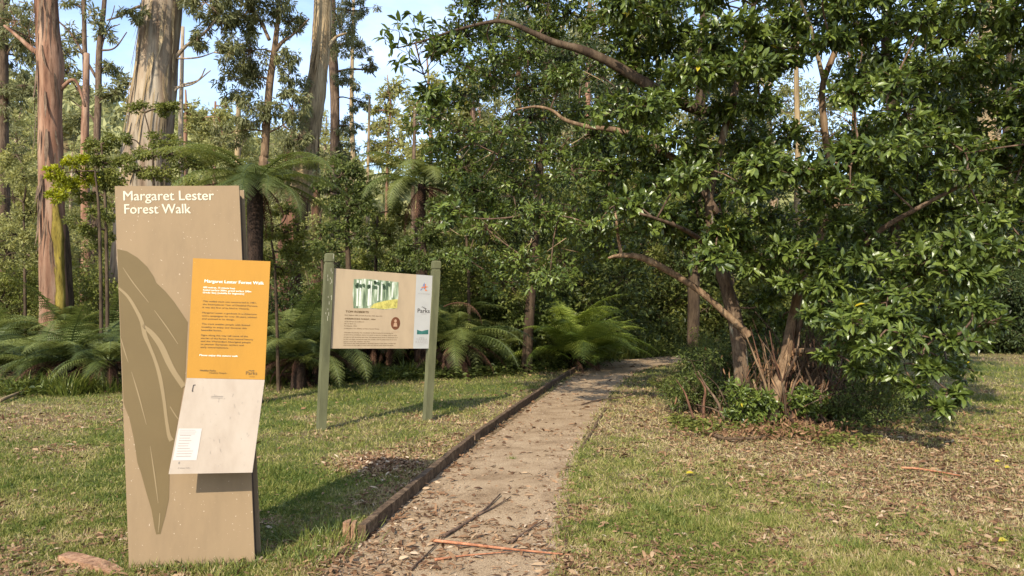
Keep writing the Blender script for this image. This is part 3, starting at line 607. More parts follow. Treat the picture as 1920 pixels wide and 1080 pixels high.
def litter(n, dmin, dmax, power, cond, name, label, big=1.0, hi=0.0):
    x, y = ground_samples(n, dmin, dmax, power); k = cond(x, y); x, y = x[k], y[k]; n = len(x)
    A = np.column_stack([R.normal(size=(n, 2)), R.normal(size=n) * .18]); N_ = np.column_stack([R.normal(size=(n, 2)) * .45, np.ones(n)])
    Lh = (.020 + .065 * R.random(n) ** 2) * big * (1 + .035 * np.clip(y - 4, 0, 20))
    mb = MB(); inst(mb, T_LAN, np.stack([x, y, gh(x, y) + .011 + .012 * R.random(n) + hi], 1), A, N_, Lh, Lh * (.14 + .22 * R.random(n)) * (1 + .05 * np.clip(y - 4, 0, 20)), R.random(n))
    return tag(mb.build(name, M['litter']), label, 'leaf litter', kind='stuff')
def brown_patch(x, y):
    v = 0
    for (u, w, rad, s_) in [(1720, 850, 1.3, 1), (1880, 900, 1.2, 1), (1850, 830, 1.5, .8), (1600, 820, .9, .8), (1400, 820, .9, 1), (1230, 770, .9, .7), (1180, 735, 1.0, .6), (90, 790, .5, .8), (110, 845, .35, .7), (735, 870, .4, .8), (790, 840, .35, .8), (880, 790, .5, .6), (960, 740, .7, .6), (1130, 1040, .35, .6), (1300, 1060, .4, .7), (1560, 930, .4, .4)]:
        c = G(u, w); v = v + s_ * np.exp(-((x - c[0]) ** 2 + (y - c[1]) ** 2) / rad ** 2)
    return np.clip(v * (.4 + 1.2 * fbm(x * 4, y * 4, 71, 3)), 0, 1)
def c_drift(x, y): return ~in_poly(x, y, poly) & grass_ok(x, y) & (R.random(len(x)) < brown_patch(x, y))
def c_lawn(x, y):
    d = dryness(x, y); return ~in_poly(x, y, poly) & grass_ok(x, y) & (R.random(len(x)) < np.clip((d - .35) * 1.3 * (.3 + 1.6 * (fbm(x * 3, y * 3, 33, 3) > .5)), .04, 1))
def c_path(x, y):
    i_ = in_poly(x, y, poly); dl = seg_dist(x, y, PL); drr = seg_dist(x, y, PR)
    pr_ = .20 + .9 * np.exp(-(dl / .22) ** 2) + .35 * np.exp(-(drr / .2) ** 2) + .8 * (fbm(x * 1.7, y * 1.7, 51, 3) > .56)
    return i_ & (R.random(len(x)) < pr_ * np.where(y < 5, .8, 1.0))
litter(170000, 2.6, 22, 1.9, c_lawn, 'leaf_litter', 'brown and tan fallen leaves and bark scattered through the lawn')
litter(85000, 2.6, 22, 1.9, c_path, 'leaf_litter', 'brown fallen leaves and bark chips strewn over the gravel path', 1.05)
x, y = ground_samples(170000, 2.6, 22, 1.9); k = in_poly(x, y, poly) & (R.random(len(x)) < .35 + .9 * (fbm(x * 2, y * 2, 61, 3) > .5)); x, y = x[k], y[k]; n = len(x); mb = MB()
T_PEB = (np.array([[-.5, 0, 0], [.5, .1, 0], [0, .5, 0], [.05, -.5, 0], [0, .05, .45]]), [np.array([(0, 3, 4), (3, 1, 4), (1, 2, 4), (2, 0, 4)])])
sz_ = (.006 + .012 * R.random(n) ** 3) * (1 + .10 * np.clip(y - 4, 0, 20)); inst(mb, T_PEB, np.stack([x, y, gh(x, y) + .006], 1), np.column_stack([R.normal(size=(n, 2)), np.zeros(n)]), np.tile([0, 0, 1.0], (n, 1)), sz_, sz_, .15 + .75 * R.random(n))
M['gravel'] = leafmat('gravel_grit', [(0, (.10, .065, .045)), (.5, (.25, .18, .12)), (1, (.42, .33, .25))], .9, 0, .2); tag(mb.build('gravel', M['gravel']), 'fine grey-brown gravel and grit lying over the path', 'gravel', kind='stuff')
litter(150000, 2.6, 22, 1.75, c_drift, 'leaf_litter', 'drifts of brown leaves and bark gathered under the big tree and along the path', .95)
x, y = ground_samples(26000, 2.6, 16, 1.9); k = ~in_poly(x, y, poly) & grass_ok(x, y) & (fbm(x * 1.9, y * 1.9, 83, 3) > .60); x, y = x[k], y[k]; n = len(x); mb = MB()
inst(mb, T_LAU, np.stack([x, y, gh(x, y) + .015 + .02 * R.random(n)], 1), np.column_stack([R.normal(size=(n, 2)), .2 + .3 * R.random(n)]), np.column_stack([R.normal(size=(n, 2)) * .4, np.ones(n)]), .016 + .02 * R.random(n), .012 + .010 * R.random(n), R.random(n))
tag(mb.build('lawn_weeds', M['mid_leaf']), 'small broad-leaved weeds growing in patches through the lawn', 'weeds', kind='stuff')
# the pile of pale flakes left of the edging
g = onG(722, 872); n = 2600; mb = MB(); rr = R.normal(size=(n, 2)) * [.24, .30]; z = .05 * np.exp(-(rr[:, 0] ** 2 + rr[:, 1] ** 2) / .08) * R.random(n) + .006
inst(mb, T_LAN, np.column_stack([g[0] + rr[:, 0] - rr[:, 1] * .2, g[1] + rr[:, 1], z]), np.column_stack([R.normal(size=(n, 2)), R.normal(size=n) * .25]), np.column_stack([R.normal(size=(n, 2)) * .5, np.ones(n)]), .03 + .05 * R.random(n), .010 + .012 * R.random(n), np.clip(.55 + .3 * R.normal(size=n), 0, 1))
tag(mb.build('litter_pile', M['litter'], loc=tuple(g)), 'heap of pale curled bark flakes in the lawn left of the path edging', 'leaf litter', kind='stuff')

# ------------------------------------------------------------------ sticks and bark strips lying about
def stick(pts, r, label, m, name='fallen_stick', cat='stick', lift=.012, forks=()):
    mb = MB(); p = onG(*np.array(pts, float).T); p[:, 2] += lift + r; p[:, 2] += R.random(len(p)) * r
    tube(mb, p, np.linspace(r, r * .45, len(p)), 6, 4, .25)
    for fk in forks:
        q = onG(*np.array(fk, float).T); q[:, 2] += lift + r; tube(mb, q, np.linspace(r * .7, r * .3, len(q)), 5, 3, .2)
    o = mb.build(name, m, smooth=True, loc=tuple(p[0])); return tag(o, label, cat)
stick([(810, 1021), (880, 1029), (950, 1036), (1070, 1047)], .012, 'long orange strip of bark lying across the path near the camera', M['orange_strip'], 'bark_strip', 'bark strip', forks=[[(815, 1056), (870, 1048), (960, 1040)]])
stick([(832, 1012), (868, 990), (905, 965), (938, 935)], .012, 'forked dark brown stick lying on the middle of the near path', M['twig'], forks=[[(895, 972), (930, 955), (958, 938)]])
stick([(770, 1075), (800, 1045), (834, 1010)], .007, 'thin dark twig beside the forked stick, running towards the camera', M['twig'])
stick([(960, 1023), (985, 1003), (1020, 982)], .008, 'short dark stick on the right half of the near path', M['twig'], forks=[[(985, 1003), (1000, 1008)]])
stick([(1090, 762), (1120, 755), (1165, 748), (1190, 740)], .012, 'thin brown branch lying across the far path beyond the shadow', M['twig'])
stick([(1325, 818), (1360, 830), (1420, 828), (1445, 822)], .022, 'brown slab of bark on the litter in front of the clump of stems', M['timber'], 'bark_slab', 'bark')
stick([(0, 757), (40, 742), (90, 728), (140, 722)], .028, 'thin pale fallen branch lying before the ferns left of the pillar sign', M['bark_tan'], 'fallen_branch', 'branch')
stick([(1690, 882), (1730, 886), (1800, 898)], .012, 'rusty strip of bark lying in the brown litter on the right', M['orange_strip'], 'bark_strip', 'bark strip')
stick([(1060, 880), (1085, 878), (1110, 868)], .005, 'tiny twig at the right edge of the path', M['twig'])
# broken slab of wood at the lower left corner
g = G(170, 1062); mb = MB(); a0 = G(118, 1052); a1 = G(222, 1076); d = norm(a1 - a0); s_ = np.array([d[1], -d[0], 0])
ks = np.linspace(0, 1, 9); top = []; 
for side, z in ((-1, 0.0), (1, 0.0), (1, .045), (-1, .05)):
    top.append([a0 + (a1 - a0) * q + s_ * side * (.042 + R.normal() * .004) * (1 - .5 * abs(q - .5) ** 2) + np.array([0, 0, z * (1 - .7 * q ** 3) + (R.normal() * .004 if z else -.005)]) for q in ks])
V = np.array(top).transpose(1, 0, 2).reshape(-1, 3); i = np.arange(8)[:, None] * 4; j = np.arange(4)[None]; j2 = (j + 1) % 4
mb.add(V, [np.stack([i + j, i + j2, i + 4 + j2, i + 4 + j], -1).reshape(-1, 4), [(3, 2, 1, 0), (32, 33, 34, 35)]]); tag(mb.build('wood_chunk', M['timber_end'], loc=tuple(a0)), 'orange-brown broken slab of wood in the grass at the foot of the pillar sign', 'wood')
# single yellow fallen leaves
for (u, v, w_) in [(1286, 897, 'near the middle of the right lawn'), (1865, 872, 'on the brown litter'), (1884, 884, 'farther right on the brown litter'), (1872, 1025, 'in the green grass low on the right')]:
    g = onG(u, v); mb = MB(); inst(mb, T_LAU, g[None] + [0, 0, .03], np.array([[1, .3, .05]]), np.array([[.1, -.3, 1]]), .09, .045, 1.0); tag(mb.build('fallen_leaf', M['laurel'], loc=tuple(g)), 'bright yellow fallen leaf ' + w_, 'leaf')

# ================================================================== FOLIAGE TOOLS
def blob(mb, c, rad, n, T, size, asp, droop=0.0, up=0.3, shell=.35, face=None):
    """n leaves through an ellipsoid; droop pulls the leaf direction down"""
    c = np.asarray(c, float); rad = np.asarray(rad, float)
    d = rdir(n); r = (shell + (1 - shell) * R.random(n)) ** .6; O = c + d * r[:, None] * rad
    A = d * .8 + R.normal(size=(n, 3)) * .6 + np.array([0, 0, -droop]); N_ = R.normal(size=(n, 3)) * .6 + np.array([0, -.15, up]) + (d * .4)
    s = size * (.65 + .7 * R.random(n)); inst(mb, T, O, A, N_, s, s * asp * (.8 + .4 * R.random(n)), np.clip(R.random() * .45 + .6 * R.random(n), 0, 1))
def clump(leafmb, twigmb, anchor, c, rad, nsub, nleaf, T, size, asp, droop=0, sub=.28, tr=.01, up=.3):
    """a bough: limb from anchor to c, twigs out to sub clusters, leaves round each"""
    c = np.asarray(c, float); rad = np.asarray(rad, float)
    if anchor is not None:
        mid = (np.asarray(anchor) + c) / 2 + R.normal(size=3) * np.linalg.norm(c - anchor) * .08 + np.array([0, 0, .06]) * np.linalg.norm(c - anchor)
        tube(twigmb, [anchor, mid, c], [tr * 2.2, tr * 1.4, tr], 5, 3)
    for _ in range(nsub):
        d = rdir(1)[0]; p = c + d * rad * (.35 + .65 * R.random() ** .5)
        tube(twigmb, [c, (c + p) / 2 + R.normal(size=3) * rad * .07, p], [tr * .8, tr * .5, tr * .25], 3, 2)
        sr = rad * sub * (.7 + .6 * R.random()); blob(leafmb, p, sr, nleaf, T, size, asp, droop, up, .1)
def px_rad(r, Y): return r * Y / F
def pixel_tree(name, label, cat, Y, trunk, clumps, bark_m, leaf_m, T=T_LAN, size=.16, asp=.22, droop=.5, limbs=(), nleaf=60, sub=.26, base_v=None, group=None, rough=.10, n=14, flute=0, extra=None, trunk_kind='trunk'):
    """trunk: (u, v, width_px[, dY]) from the bottom up; clumps: (u, v, ru, rv, nsub[, dY]); limbs: lists of (u, v, w[, dY])"""
    f = lambda p: P(p[0], p[1], Y + (p[3] if len(p) > 3 else 0))
    pts = [f(p) for p in trunk]; rad = [px_rad(p[2], Y) / 2 for p in trunk]
    if pts[0][2] > 0.0:
        b0 = pts[0].copy(); dz = b0[2]; sl = (pts[1] - pts[0]) / max(1e-3, (pts[1] - pts[0])[2]); b0 = b0 - sl * (dz + .25) * .6; b0[2] = -.25
        if hillz(b0[0], b0[1]) > .1: b0[2] = float(hillz(b0[0], b0[1])) - .3
        pts = [b0] + pts; rad = [rad[0] * 1.25] + rad
    base = pts[0]; e = empty(name, (float(base[0]), float(base[1]), float(base[2]) + .25)); tag(e, label, cat, group)
    mb = MB(); tube(mb, pts, rad, n, 6, rough, flute); mb.build(trunk_kind, bark_m, e, True)
    tw = MB(); lf = MB()
    allp = catmull(np.array(pts), 6)
    for lb in limbs:
        q = [f(p) for p in lb]; tube(tw, q, [px_rad(p[2], Y) / 2 for p in lb], 7, 5, .12); allp = np.vstack([allp, catmull(np.array(q), 5)])
    for cpx in clumps:
        u, v, ru, rv, ns_ = cpx[:5]; dY = cpx[5] if len(cpx) > 5 else R.normal() * px_rad(ru, Y) * .5
        c = P(u, v, Y + dY); rad_ = np.array([px_rad(ru, Y), px_rad((ru + rv) * .45, Y), px_rad(rv, Y)])
        dd_ = np.linalg.norm((allp - c) * [1, 1, 1.4], axis=1); an = allp[dd_.argmin()]; allp = np.vstack([allp, (an + c) / 2, c])
        clump(lf, tw, an, c, rad_, ns_, nleaf, T, size, asp, droop, sub, tr=max(.006, Y * .0007))
    if tw.n: tw.build('limbs', bark_m if not extra else extra, e, True)
    if lf.n: lf.build('crown', leaf_m, e)
    return e

# ================================================================== EUCALYPTS
GL = dict(T=T_LAN, size=.15, asp=.20, droop=1.0, nleaf=66, sub=.24)
pixel_tree('gum_tree', 'pinkish smooth-barked gum trunk with mossy base, left of the pillar sign', 'tree', 17,
           [(104, 640, 54), (102, 560, 50), (99, 470, 46), (96, 330, 43), (94, 200, 41), (95, 130, 46), (90, 60, 41), (86, 0, 40), (78, -160, 36), (66, -420, 36), (60, -620, 20)],
           [(10, -60, 120, 60, 26), (150, -120, 110, 60, 24), (20, -240, 130, 70, 20), (130, -330, 140, 70, 20), (60, -480, 160, 90, 22), (55, 70, 34, 50, 10, 1.5), (30, 40, 50, 60, 16, 2)],
           M['bark_pink'], M['gum_leaf'], limbs=[[(82, 105, 14), (60, 92, 10), (35, 70, 7), (8, 48, 5)], [(110, 170, 8), (140, 150, 6), (160, 200, 4)], [(88, -60, 16), (40, -90, 12), (0, -110, 8)]], rough=.07, **GL)
def ribbons(tree, Yd, trunk, n, m_, Lr=(.5, 1.8)):
    """strips of loose bark hanging down the trunk's near side"""
    t_ = np.array([q_[:3] for q_ in trunk], float); mb = MB()
    for _ in range(n):
        v = R.uniform(max(-20, t_[:, 1].min()), min(480, t_[:, 1].max())); o_ = np.argsort(t_[:, 1]); u = np.interp(v, t_[o_, 1], t_[o_, 0]); w = np.interp(v, t_[o_, 1], t_[o_, 2]) * 1.06; th = R.uniform(-1.35, 1.35)
        rr = px_rad(w, Yd) / 2; ln = R.uniform(*Lr); c = P(u, v, Yd) + np.array([math.sin(th) * rr, -math.cos(th) * rr, 0]); k = np.linspace(0, 1, 6); wd = R.uniform(.012, .045)
        outw = np.array([math.sin(th), -math.cos(th), 0]); sd_ = np.array([math.cos(th), math.sin(th), 0]); du = px_rad(np.interp(v + ln * F / Yd, t_[o_, 1], t_[o_, 0]) - u, Yd)
        ctr = c + outw * (.02 + .16 * k[:, None] ** 3 * R.random() + .03 * k[:, None]) - np.array([0, 0, 1]) * ln * k[:, None] + sd_ * (R.normal() * .06 * k[:, None] ** 2) + np.array([1, 0, 0]) * du * k[:, None]
        wv = wd * np.sin(math.pi * (.15 + .85 * k))[:, None]; V = np.stack([ctr - sd_ * wv, ctr + sd_ * wv], 1).reshape(-1, 3); i_ = np.arange(5) * 2; mb.add(V, [np.stack([i_, i_ + 1, i_ + 3, i_ + 2], -1)])
    mb.build('bark_ribbons', m_, tree, True)
gums = [o for o in bpy.data.objects if o.name.startswith('gum_tree') and o.parent is None]
# moss on the shaded side of that trunk
gt = [o for o in bpy.data.objects if o.name == 'gum_tree'][0]
mb = MB(); tube(mb, [P(u, v, 16.80) for u, v in [(113, 620), (112, 520), (109, 440), (105, 390), (103, 350)]], [.15, .10, .12, .06, .03], 12, 8, .55); mb.build('moss', M['moss'], gt, True)
mb = MB(); tube(mb, [P(u, v, 17.15) for u, v in [(124, 640), (122, 520), (118, 440), (115, 400)]], [.20, .16, .12, .04], 10, 5, .3); mb.build('bark_shade_strip', M['dark_bark'], gt, True)  # dark strip for the trunk's right side, shade put into its colour

ribbons(gt, 17, [(103, 560, 48), (96, 330, 43), (94, 200, 41), (90, 60, 41), (86, -100, 39)], 34, M['bark_brown'], (.4, 1.3))
t2_ = pixel_tree('gum_tree', 'massive pale grey gum trunk rising behind the pillar sign', 'tree', 19,
           [(266, 620, 130), (266, 500, 110), (268, 400, 98), (274, 300, 88), (284, 220, 80), (294, 120, 74), (305, 0, 71), (320, -180, 66), (335, -420, 64), (340, -700, 40)],
           [(385, 5, 50, 45, 22), (415, 45, 34, 40, 14), (370, 70, 22, 30, 7), (250, 28, 30, 18, 6, -1), (440, -60, 90, 70, 22), (200, -120, 110, 60, 18), (460, -260, 130, 80, 18), (250, -380, 150, 80, 20), (380, -520, 180, 90, 22), (430, 100, 22, 30, 8)],
           M['bark_grey'], M['gum_leaf'], limbs=[[(318, 120, 10), (350, 85, 6), (385, 60, 5), (410, 30, 3)], [(300, -60, 20), (350, -90, 16), (400, -60, 10), (430, -20, 6)], [(318, 180, 6), (340, 160, 4), (372, 150, 3), (385, 128, 2)], [(315, 165, 5), (360, 158, 3), (395, 132, 2)], [(290, 20, 8), (262, 12, 6), (225, 30, 4), (200, 38, 3)], [(325, 110, 4), (370, 108, 3), (402, 98, 1.5)]], rough=.06, n=24, flute=.05, **GL)

ribbons(t2_, 19, [(266, 500, 110), (274, 300, 88), (284, 220, 80), (294, 120, 74), (305, 0, 71), (312, -100, 70)], 46, M['bark_tan'], (.5, 2.2))
pixel_tree('gum_tree', 'slender salmon gum with forked limbs behind the pillar sign, right of the massive grey trunk', 'tree', 20,
           [(492, 330, 17), (496, 290, 15), (502, 200, 14), (508, 140, 13), (516, 85, 11), (521, 30, 8), (524, -40, 8), (528, -140, 6)],
           [(455, 30, 48, 40, 26), (470, 95, 48, 42, 26), (452, 150, 42, 40, 22), (545, 40, 28, 40, 14), (540, 120, 22, 44, 14), (470, 205, 38, 34, 18), (548, 200, 32, 40, 18), (430, 250, 32, 30, 12), (520, -30, 60, 40, 18), (470, -60, 60, 40, 16), (560, 260, 26, 30, 10), (500, 10, 40, 30, 14)],
           M['bark_orange'], M['gum_leaf'], limbs=[[(514, 98, 9), (530, 78, 7), (548, 66, 4), (580, 35, 3)], [(505, 75, 7), (488, 40, 6), (465, 15, 5), (445, 0, 4)], [(500, 250, 4), (530, 235, 3), (550, 215, 2)]], **GL)
pixel_tree('gum_tree', 'large leaning gum with loose peeling bark and rusty base between the two signs', 'tree', 22,
           [(538, 500, 44), (550, 440, 42), (558, 400, 42), (570, 320, 40), (580, 250, 40), (590, 190, 38), (599, 120, 33), (603, 60, 34), (606, 0, 33), (610, -150, 30), (616, -400, 24)],
           [(640, 55, 34, 60, 24, 2), (560, 330, 40, 30, 14, 2), (640, -80, 90, 60, 20), (540, -160, 100, 60, 18), (660, -220, 120, 80, 18), (600, -360, 150, 90, 18), (560, 190, 22, 50, 9, -1), (600, 300, 30, 26, 8, -1)],
           M['bark_tan'], M['gum_leaf'], limbs=[[(612, 92, 10), (630, 70, 6), (650, 62, 4)], [(606, -40, 14), (640, -70, 10), (670, -90, 6)]], rough=.14, n=18, **GL)
ribbons([o for o in bpy.data.objects if o.name.startswith('gum_tree') and o.parent is None][-1], 22, [(558, 400, 42), (570, 320, 40), (580, 250, 40), (590, 190, 38), (599, 120, 33), (603, 60, 34), (606, 0, 33), (607, -60, 32)], 40, M['bark_tan'], (.5, 2.4))
mb = MB(); tube(mb, [P(u, v, 21.9) for u, v in [(522, 690), (530, 600), (536, 540), (541, 490), (550, 430), (557, 400), (562, 370)]], [.52, .47, .43, .39, .375, .36, .33], 20, 6, .16)
gt4 = [o for o in bpy.data.objects if o.name.startswith('gum_tree')][-1]; mb.build('peeling_bark', M['bark_red'], gt4, True)
pixel_tree('gum_tree', 'straight dark-stemmed gum right of the large peeling gum, with drooping foliage against the sky', 'tree', 27,
           [(628, 300, 18), (628, 200, 17), (625, 120, 18), (622, 60, 17), (621, 0, 16), (618, -200, 13)],
           [(648, 20, 34, 26, 14), (665, 90, 32, 22, 12), (698, 118, 20, 18, 6), (655, 150, 30, 24, 12), (672, 190, 24, 20, 9), (650, 235, 28, 20, 10), (640, 280, 28, 20, 9), (684, 14, 28, 16, 7), (640, -70, 80, 50, 16)],
           M['bark_brown'], M['gum_leaf'], limbs=[[(630, 85, 5), (650, 82, 4), (675, 84, 3)], [(630, 135, 5), (655, 130, 4), (690, 132, 3), (705, 145, 2)]], **GL)
for lab, tr, cl, lm in [
    ('left one of the two thin twin gum stems between the pinkish and grey trunks', [(158, 330, 10), (160, 250, 9), (160, 150, 9), (158, 60, 8), (157, 0, 8), (150, -150, 6)], [(135, 70, 28, 32, 10), (128, 130, 26, 20, 9), (145, 170, 22, 16, 6), (140, 10, 24, 20, 6), (130, 100, 24, 14, 7), (150, 225, 22, 16, 8), (140, -60, 50, 40, 10)], [[(160, 190, 4), (140, 160, 3), (115, 122, 2)]]),
    ('right one of the two thin twin gum stems, with bare limbs against the sky', [(180, 345, 12), (182, 250, 12), (184, 190, 12), (186, 100, 11), (192, 40, 9), (196, 0, 8), (205, -150, 6)], [(215, 130, 26, 12, 10), (232, 150, 18, 16, 8), (205, 175, 24, 16, 9), (228, 175, 14, 14, 5), (200, 60, 26, 14, 6), (215, -60, 60, 40, 12), (175, 30, 18, 16, 6)], [[(180, 145, 6), (160, 110, 5), (135, 65, 4), (110, 40, 3)], [(182, 190, 6), (205, 178, 4), (230, 170, 3), (245, 158, 2)], [(186, 95, 4), (215, 90, 3), (238, 60, 2)], [(184, 120, 3), (200, 60, 2.5), (225, 45, 1.5)], [(180, 235, 5), (168, 215, 4), (130, 185, 2)], [(184, 80, 3), (208, 35, 2), (215, 10, 1.5)]])]:
    pixel_tree('gum_tree', lab, 'tree', 34, tr, cl, M['bark_brown'], M['gum_leaf'], limbs=lm, T=T_LAN, size=.26, asp=.22, droop=.3, nleaf=34, sub=.26)
pixel_tree('gum_tree', 'dark trunk cut by the left edge of the photo, behind the pinkish gum', 'tree', 24,
           [(4, 560, 30), (4, 420, 28), (3, 250, 24), (3, 100, 22), (3, 0, 20), (0, -150, 18)],
           [(32, 110, 36, 40, 20), (20, 40, 50, 50, 24), (10, 190, 40, 40, 20), (45, 160, 24, 26, 10), (0, -50, 80, 50, 18), (60, 20, 26, 30, 9)], M['bark_brown'], M['gum_leaf'], limbs=[[(4, 120, 5), (20, 90, 3), (40, 70, 2)]], **GL)
# pale far gums against the gap of sky
for lab, tr, cl, Yd in [
    ('thin pale gum with wispy crown left in the central gap of sky', [(726, 330, 6), (728, 260, 5), (732, 200, 4), (728, 160, 3), (726, 140, 2)], [(712, 240, 26, 16, 14), (735, 215, 24, 18, 12), (740, 265, 28, 16, 14), (710, 275, 26, 14, 12), (703, 208, 9, 10, 5), (726, 175, 18, 22, 10), (750, 165, 18, 20, 10), (742, 295, 40, 16, 16), (695, 300, 26, 14, 10), (780, 300, 30, 18, 12)], 48),
    ('brown-stemmed thin gum right in the central gap of sky', [(808, 330, 8), (808, 270, 8), (806, 200, 6), (802, 130, 4), (800, 100, 3)], [(782, 190, 22, 24, 12), (812, 160, 22, 22, 10), (770, 235, 26, 20, 14), (826, 215, 24, 24, 14), (790, 285, 28, 16, 14), (830, 275, 30, 18, 12), (850, 190, 20, 30, 12)], 42),
    ('reddish gum trunk glimpsed between leaves right of the central sky gap', [(887, 330, 12), (887, 270, 11), (886, 200, 10), (886, 120, 9)], [(868, 230, 30, 34, 16), (910, 250, 30, 30, 16), (880, 160, 34, 30, 14), (900, 310, 40, 24, 14)], 34),
    ('pale broken gum stem in front of the far hill, right of the massive grey trunk', [(347, 300, 7), (348, 240, 7), (349, 200, 5), (348, 168, 3)], [(366, 215, 22, 14, 12), (390, 240, 30, 16, 14), (352, 195, 18, 10, 7), (410, 220, 26, 16, 12), (340, 235, 22, 12, 9), (420, 270, 34, 18, 14)], 52),
    ('far feathery gum beside the gap left of the slender salmon gum', [(402, 300, 6), (402, 240, 5), (404, 190, 4)], [(402, 215, 24, 16, 12), (425, 200, 18, 14, 8), (385, 262, 28, 16, 12)], 56)]:
    pixel_tree('gum_tree', lab, 'tree', Yd, tr, cl, M['bark_pink'], M['olive_leaf'], T=T_LAN, size=.34, asp=.26, droop=.3, nleaf=30, sub=.3, n=8)
# pale trunks standing in the light behind the ferns
for (u, v0, v1, w, Yd, mk_, lab) in [(160, 640, 300, 20, 30, 'bark_pink', 'pale trunk in the light between the pinkish gum and the pillar sign'), (592, 520, 330, 22, 30, 'bark_red', 'bright rusty trunk behind the sapling near the left post of the board sign'), (1103, 470, 180, 14, 26, 'bark_pink', 'pale trunk half hidden in leaves above the broken branch'), (445, 640, 380, 16, 28, 'bark_tan', 'pale stem behind the top right corner of the pillar sign'), (1850, 240, -60, 34, 33, 'bark_tan', 'pale brown trunk at the top right corner behind bare twigs'), (1494, 420, 130, 12, 19, 'bark_tan', 'thin pale trunk seen through the hole in the glossy canopy'), (775, 560, 400, 11, 22, 'bark_brown', 'thin dark stem behind the board sign below the pale tree fern'), (690, 560, 380, 9, 26, 'bark_tan', 'thin pale stem behind the middle of the board sign'), (340, 640, 250, 12, 40, 'bark_grey', 'far pale trunk above the pillar sign'), (660, 380, 200, 11, 38, 'bark_tan', 'far thin trunk below the drooping gum foliage')]:
    pixel_tree('forest_tree', lab, 'tree', Yd, [(u, v0, w), (u + 2, (v0 + v1) / 2, w * .9), (u - 1, v1, w * .75), (u + 3, v1 - 200, w * .5)], [] if v1 > 170 and u < 900 else [(u + 20, v1 - 160, 70, 50, 14), (u - 30, v1 - 240, 80, 50, 12)], M[mk_], M['gum_leaf'], T=T_LAN, size=.26, asp=.24, droop=.5, nleaf=30, sub=.3, n=10)

# ================================================================== COPIED FOREST BEHIND
def copy_tree(e, loc, rz, sc_=1.0, label=None, group=None):
    c = e.copy(); COL.objects.link(c); c.location = loc; c.rotation_euler = (0, 0, rz); c.scale = (sc_,) * 3
    if label: c['label'] = label
    if group: c['group'] = group
    for ch in e.children:
        d = ch.copy(); COL.objects.link(d); d.parent = c
    return c
def unit_tree(name, cat, bark_m, leaf_m, H, spread, nclump, nsub, nleaf, T, size, asp, droop, lo=.3, r0=None):
    """a free-standing tree at the origin"""
    e = empty(name); tag(e, 'tree', cat); tr = MB(); tw = MB(); lf = MB(); r0 = r0 or H * .018
    pts = [(0, 0, -.3)] + [(math.sin(k * 1.7) * H * .015, math.cos(k * 2.1) * H * .015, H * k / 6) for k in range(1, 7)]
    tube(tr, pts, np.linspace(r0 * 1.2, r0 * .2, 7), 8, 4, .08); tp = catmull(np.array(pts, float), 4)
    for k in range(nclump):
        z = H * (lo + (1 - lo) * (k + R.random()) / nclump); rr = spread * (1 - abs((z / H - lo) / (1 - lo) * 2 - .9) ** 2 * .55) * (.3 + .7 * R.random()); an = R.random() * 6.28
        c = np.array([math.cos(an) * rr, math.sin(an) * rr, z]); clump(lf, tw, tp[np.abs(tp[:, 2] - z * .9).argmin()], c, np.array([spread * .42, spread * .42, spread * .28]), nsub, nleaf, T, size, asp, droop, .3, tr=max(.01, H * .0012))
    tr.build('trunk', bark_m, e, True); tw.build('limbs', bark_m, e, True); lf.build('crown', leaf_m, e); return e
tall = [unit_tree('forest_gum', 'tree', M['bark_grey'], M['olive_leaf'], 22, 4.2, 26, 10, 42, T_LAN, .30, .30, .5, .35), unit_tree('forest_gum', 'tree', M['bark_pink'], M['gum_leaf'], 19, 4.0, 26, 10, 42, T_LAN, .30, .30, .5, .25)]
wattle = [unit_tree('understorey_tree', 'tree', M['bark_brown'], M['olive_leaf'], 8, 3.0, 24, 10, 40, T_DIA, .17, .5, .1, .08, .12), unit_tree('understorey_tree', 'tree', M['bark_brown'], M['mid_leaf'], 6.5, 2.6, 22, 10, 36, T_DIA, .15, .5, .1, .08, .1)]
used = set()
def place(e, u, Y, rz, s, label, group, dz=0):
    x = (u - 960) / F * Y; z = float(hillz(x, Y)) + dz
    if e.name in used: return copy_tree(e, (x, Y, z), rz, s, label, group)
    used.add(e.name); e.location = (x, Y, z); e.rotation_euler = (0, 0, rz); e.scale = (s,) * 3; e['label'] = label; e['group'] = group; return e
FG = 'forest gums on the slope behind the clearing'
for (u, Y, k, s) in [(-60, 40, 0, .62), (30, 52, 0, .7), (130, 64, 0, .62), (210, 75, 0, .6), (-20, 34, 1, .6), (300, 80, 0, .55), (60, 80, 0, .8), (450, 60, 0, .7), (540, 50, 1, .72), (610, 62, 0, .75), (500, 75, 0, .7), (900, 44, 1, .75), (980, 38, 1, .9), (1060, 48, 0, .9), (1130, 40, 1, .9), (1230, 50, 0, 1.0), (1330, 42, 1, .9), (1450, 50, 0, .9), (1600, 44, 1, .9), (1760, 40, 1, .8), (1880, 50, 0, .9), (1990, 38, 1, .9), (680, 90, 0, .5), (840, 75, 0, .6)]:
    place(tall[k], u, Y, R.random() * 6.28, s, 'pale olive-leaved gum of the open forest on the slope behind the clearing', FG)
UG = 'understorey trees behind the ferns'
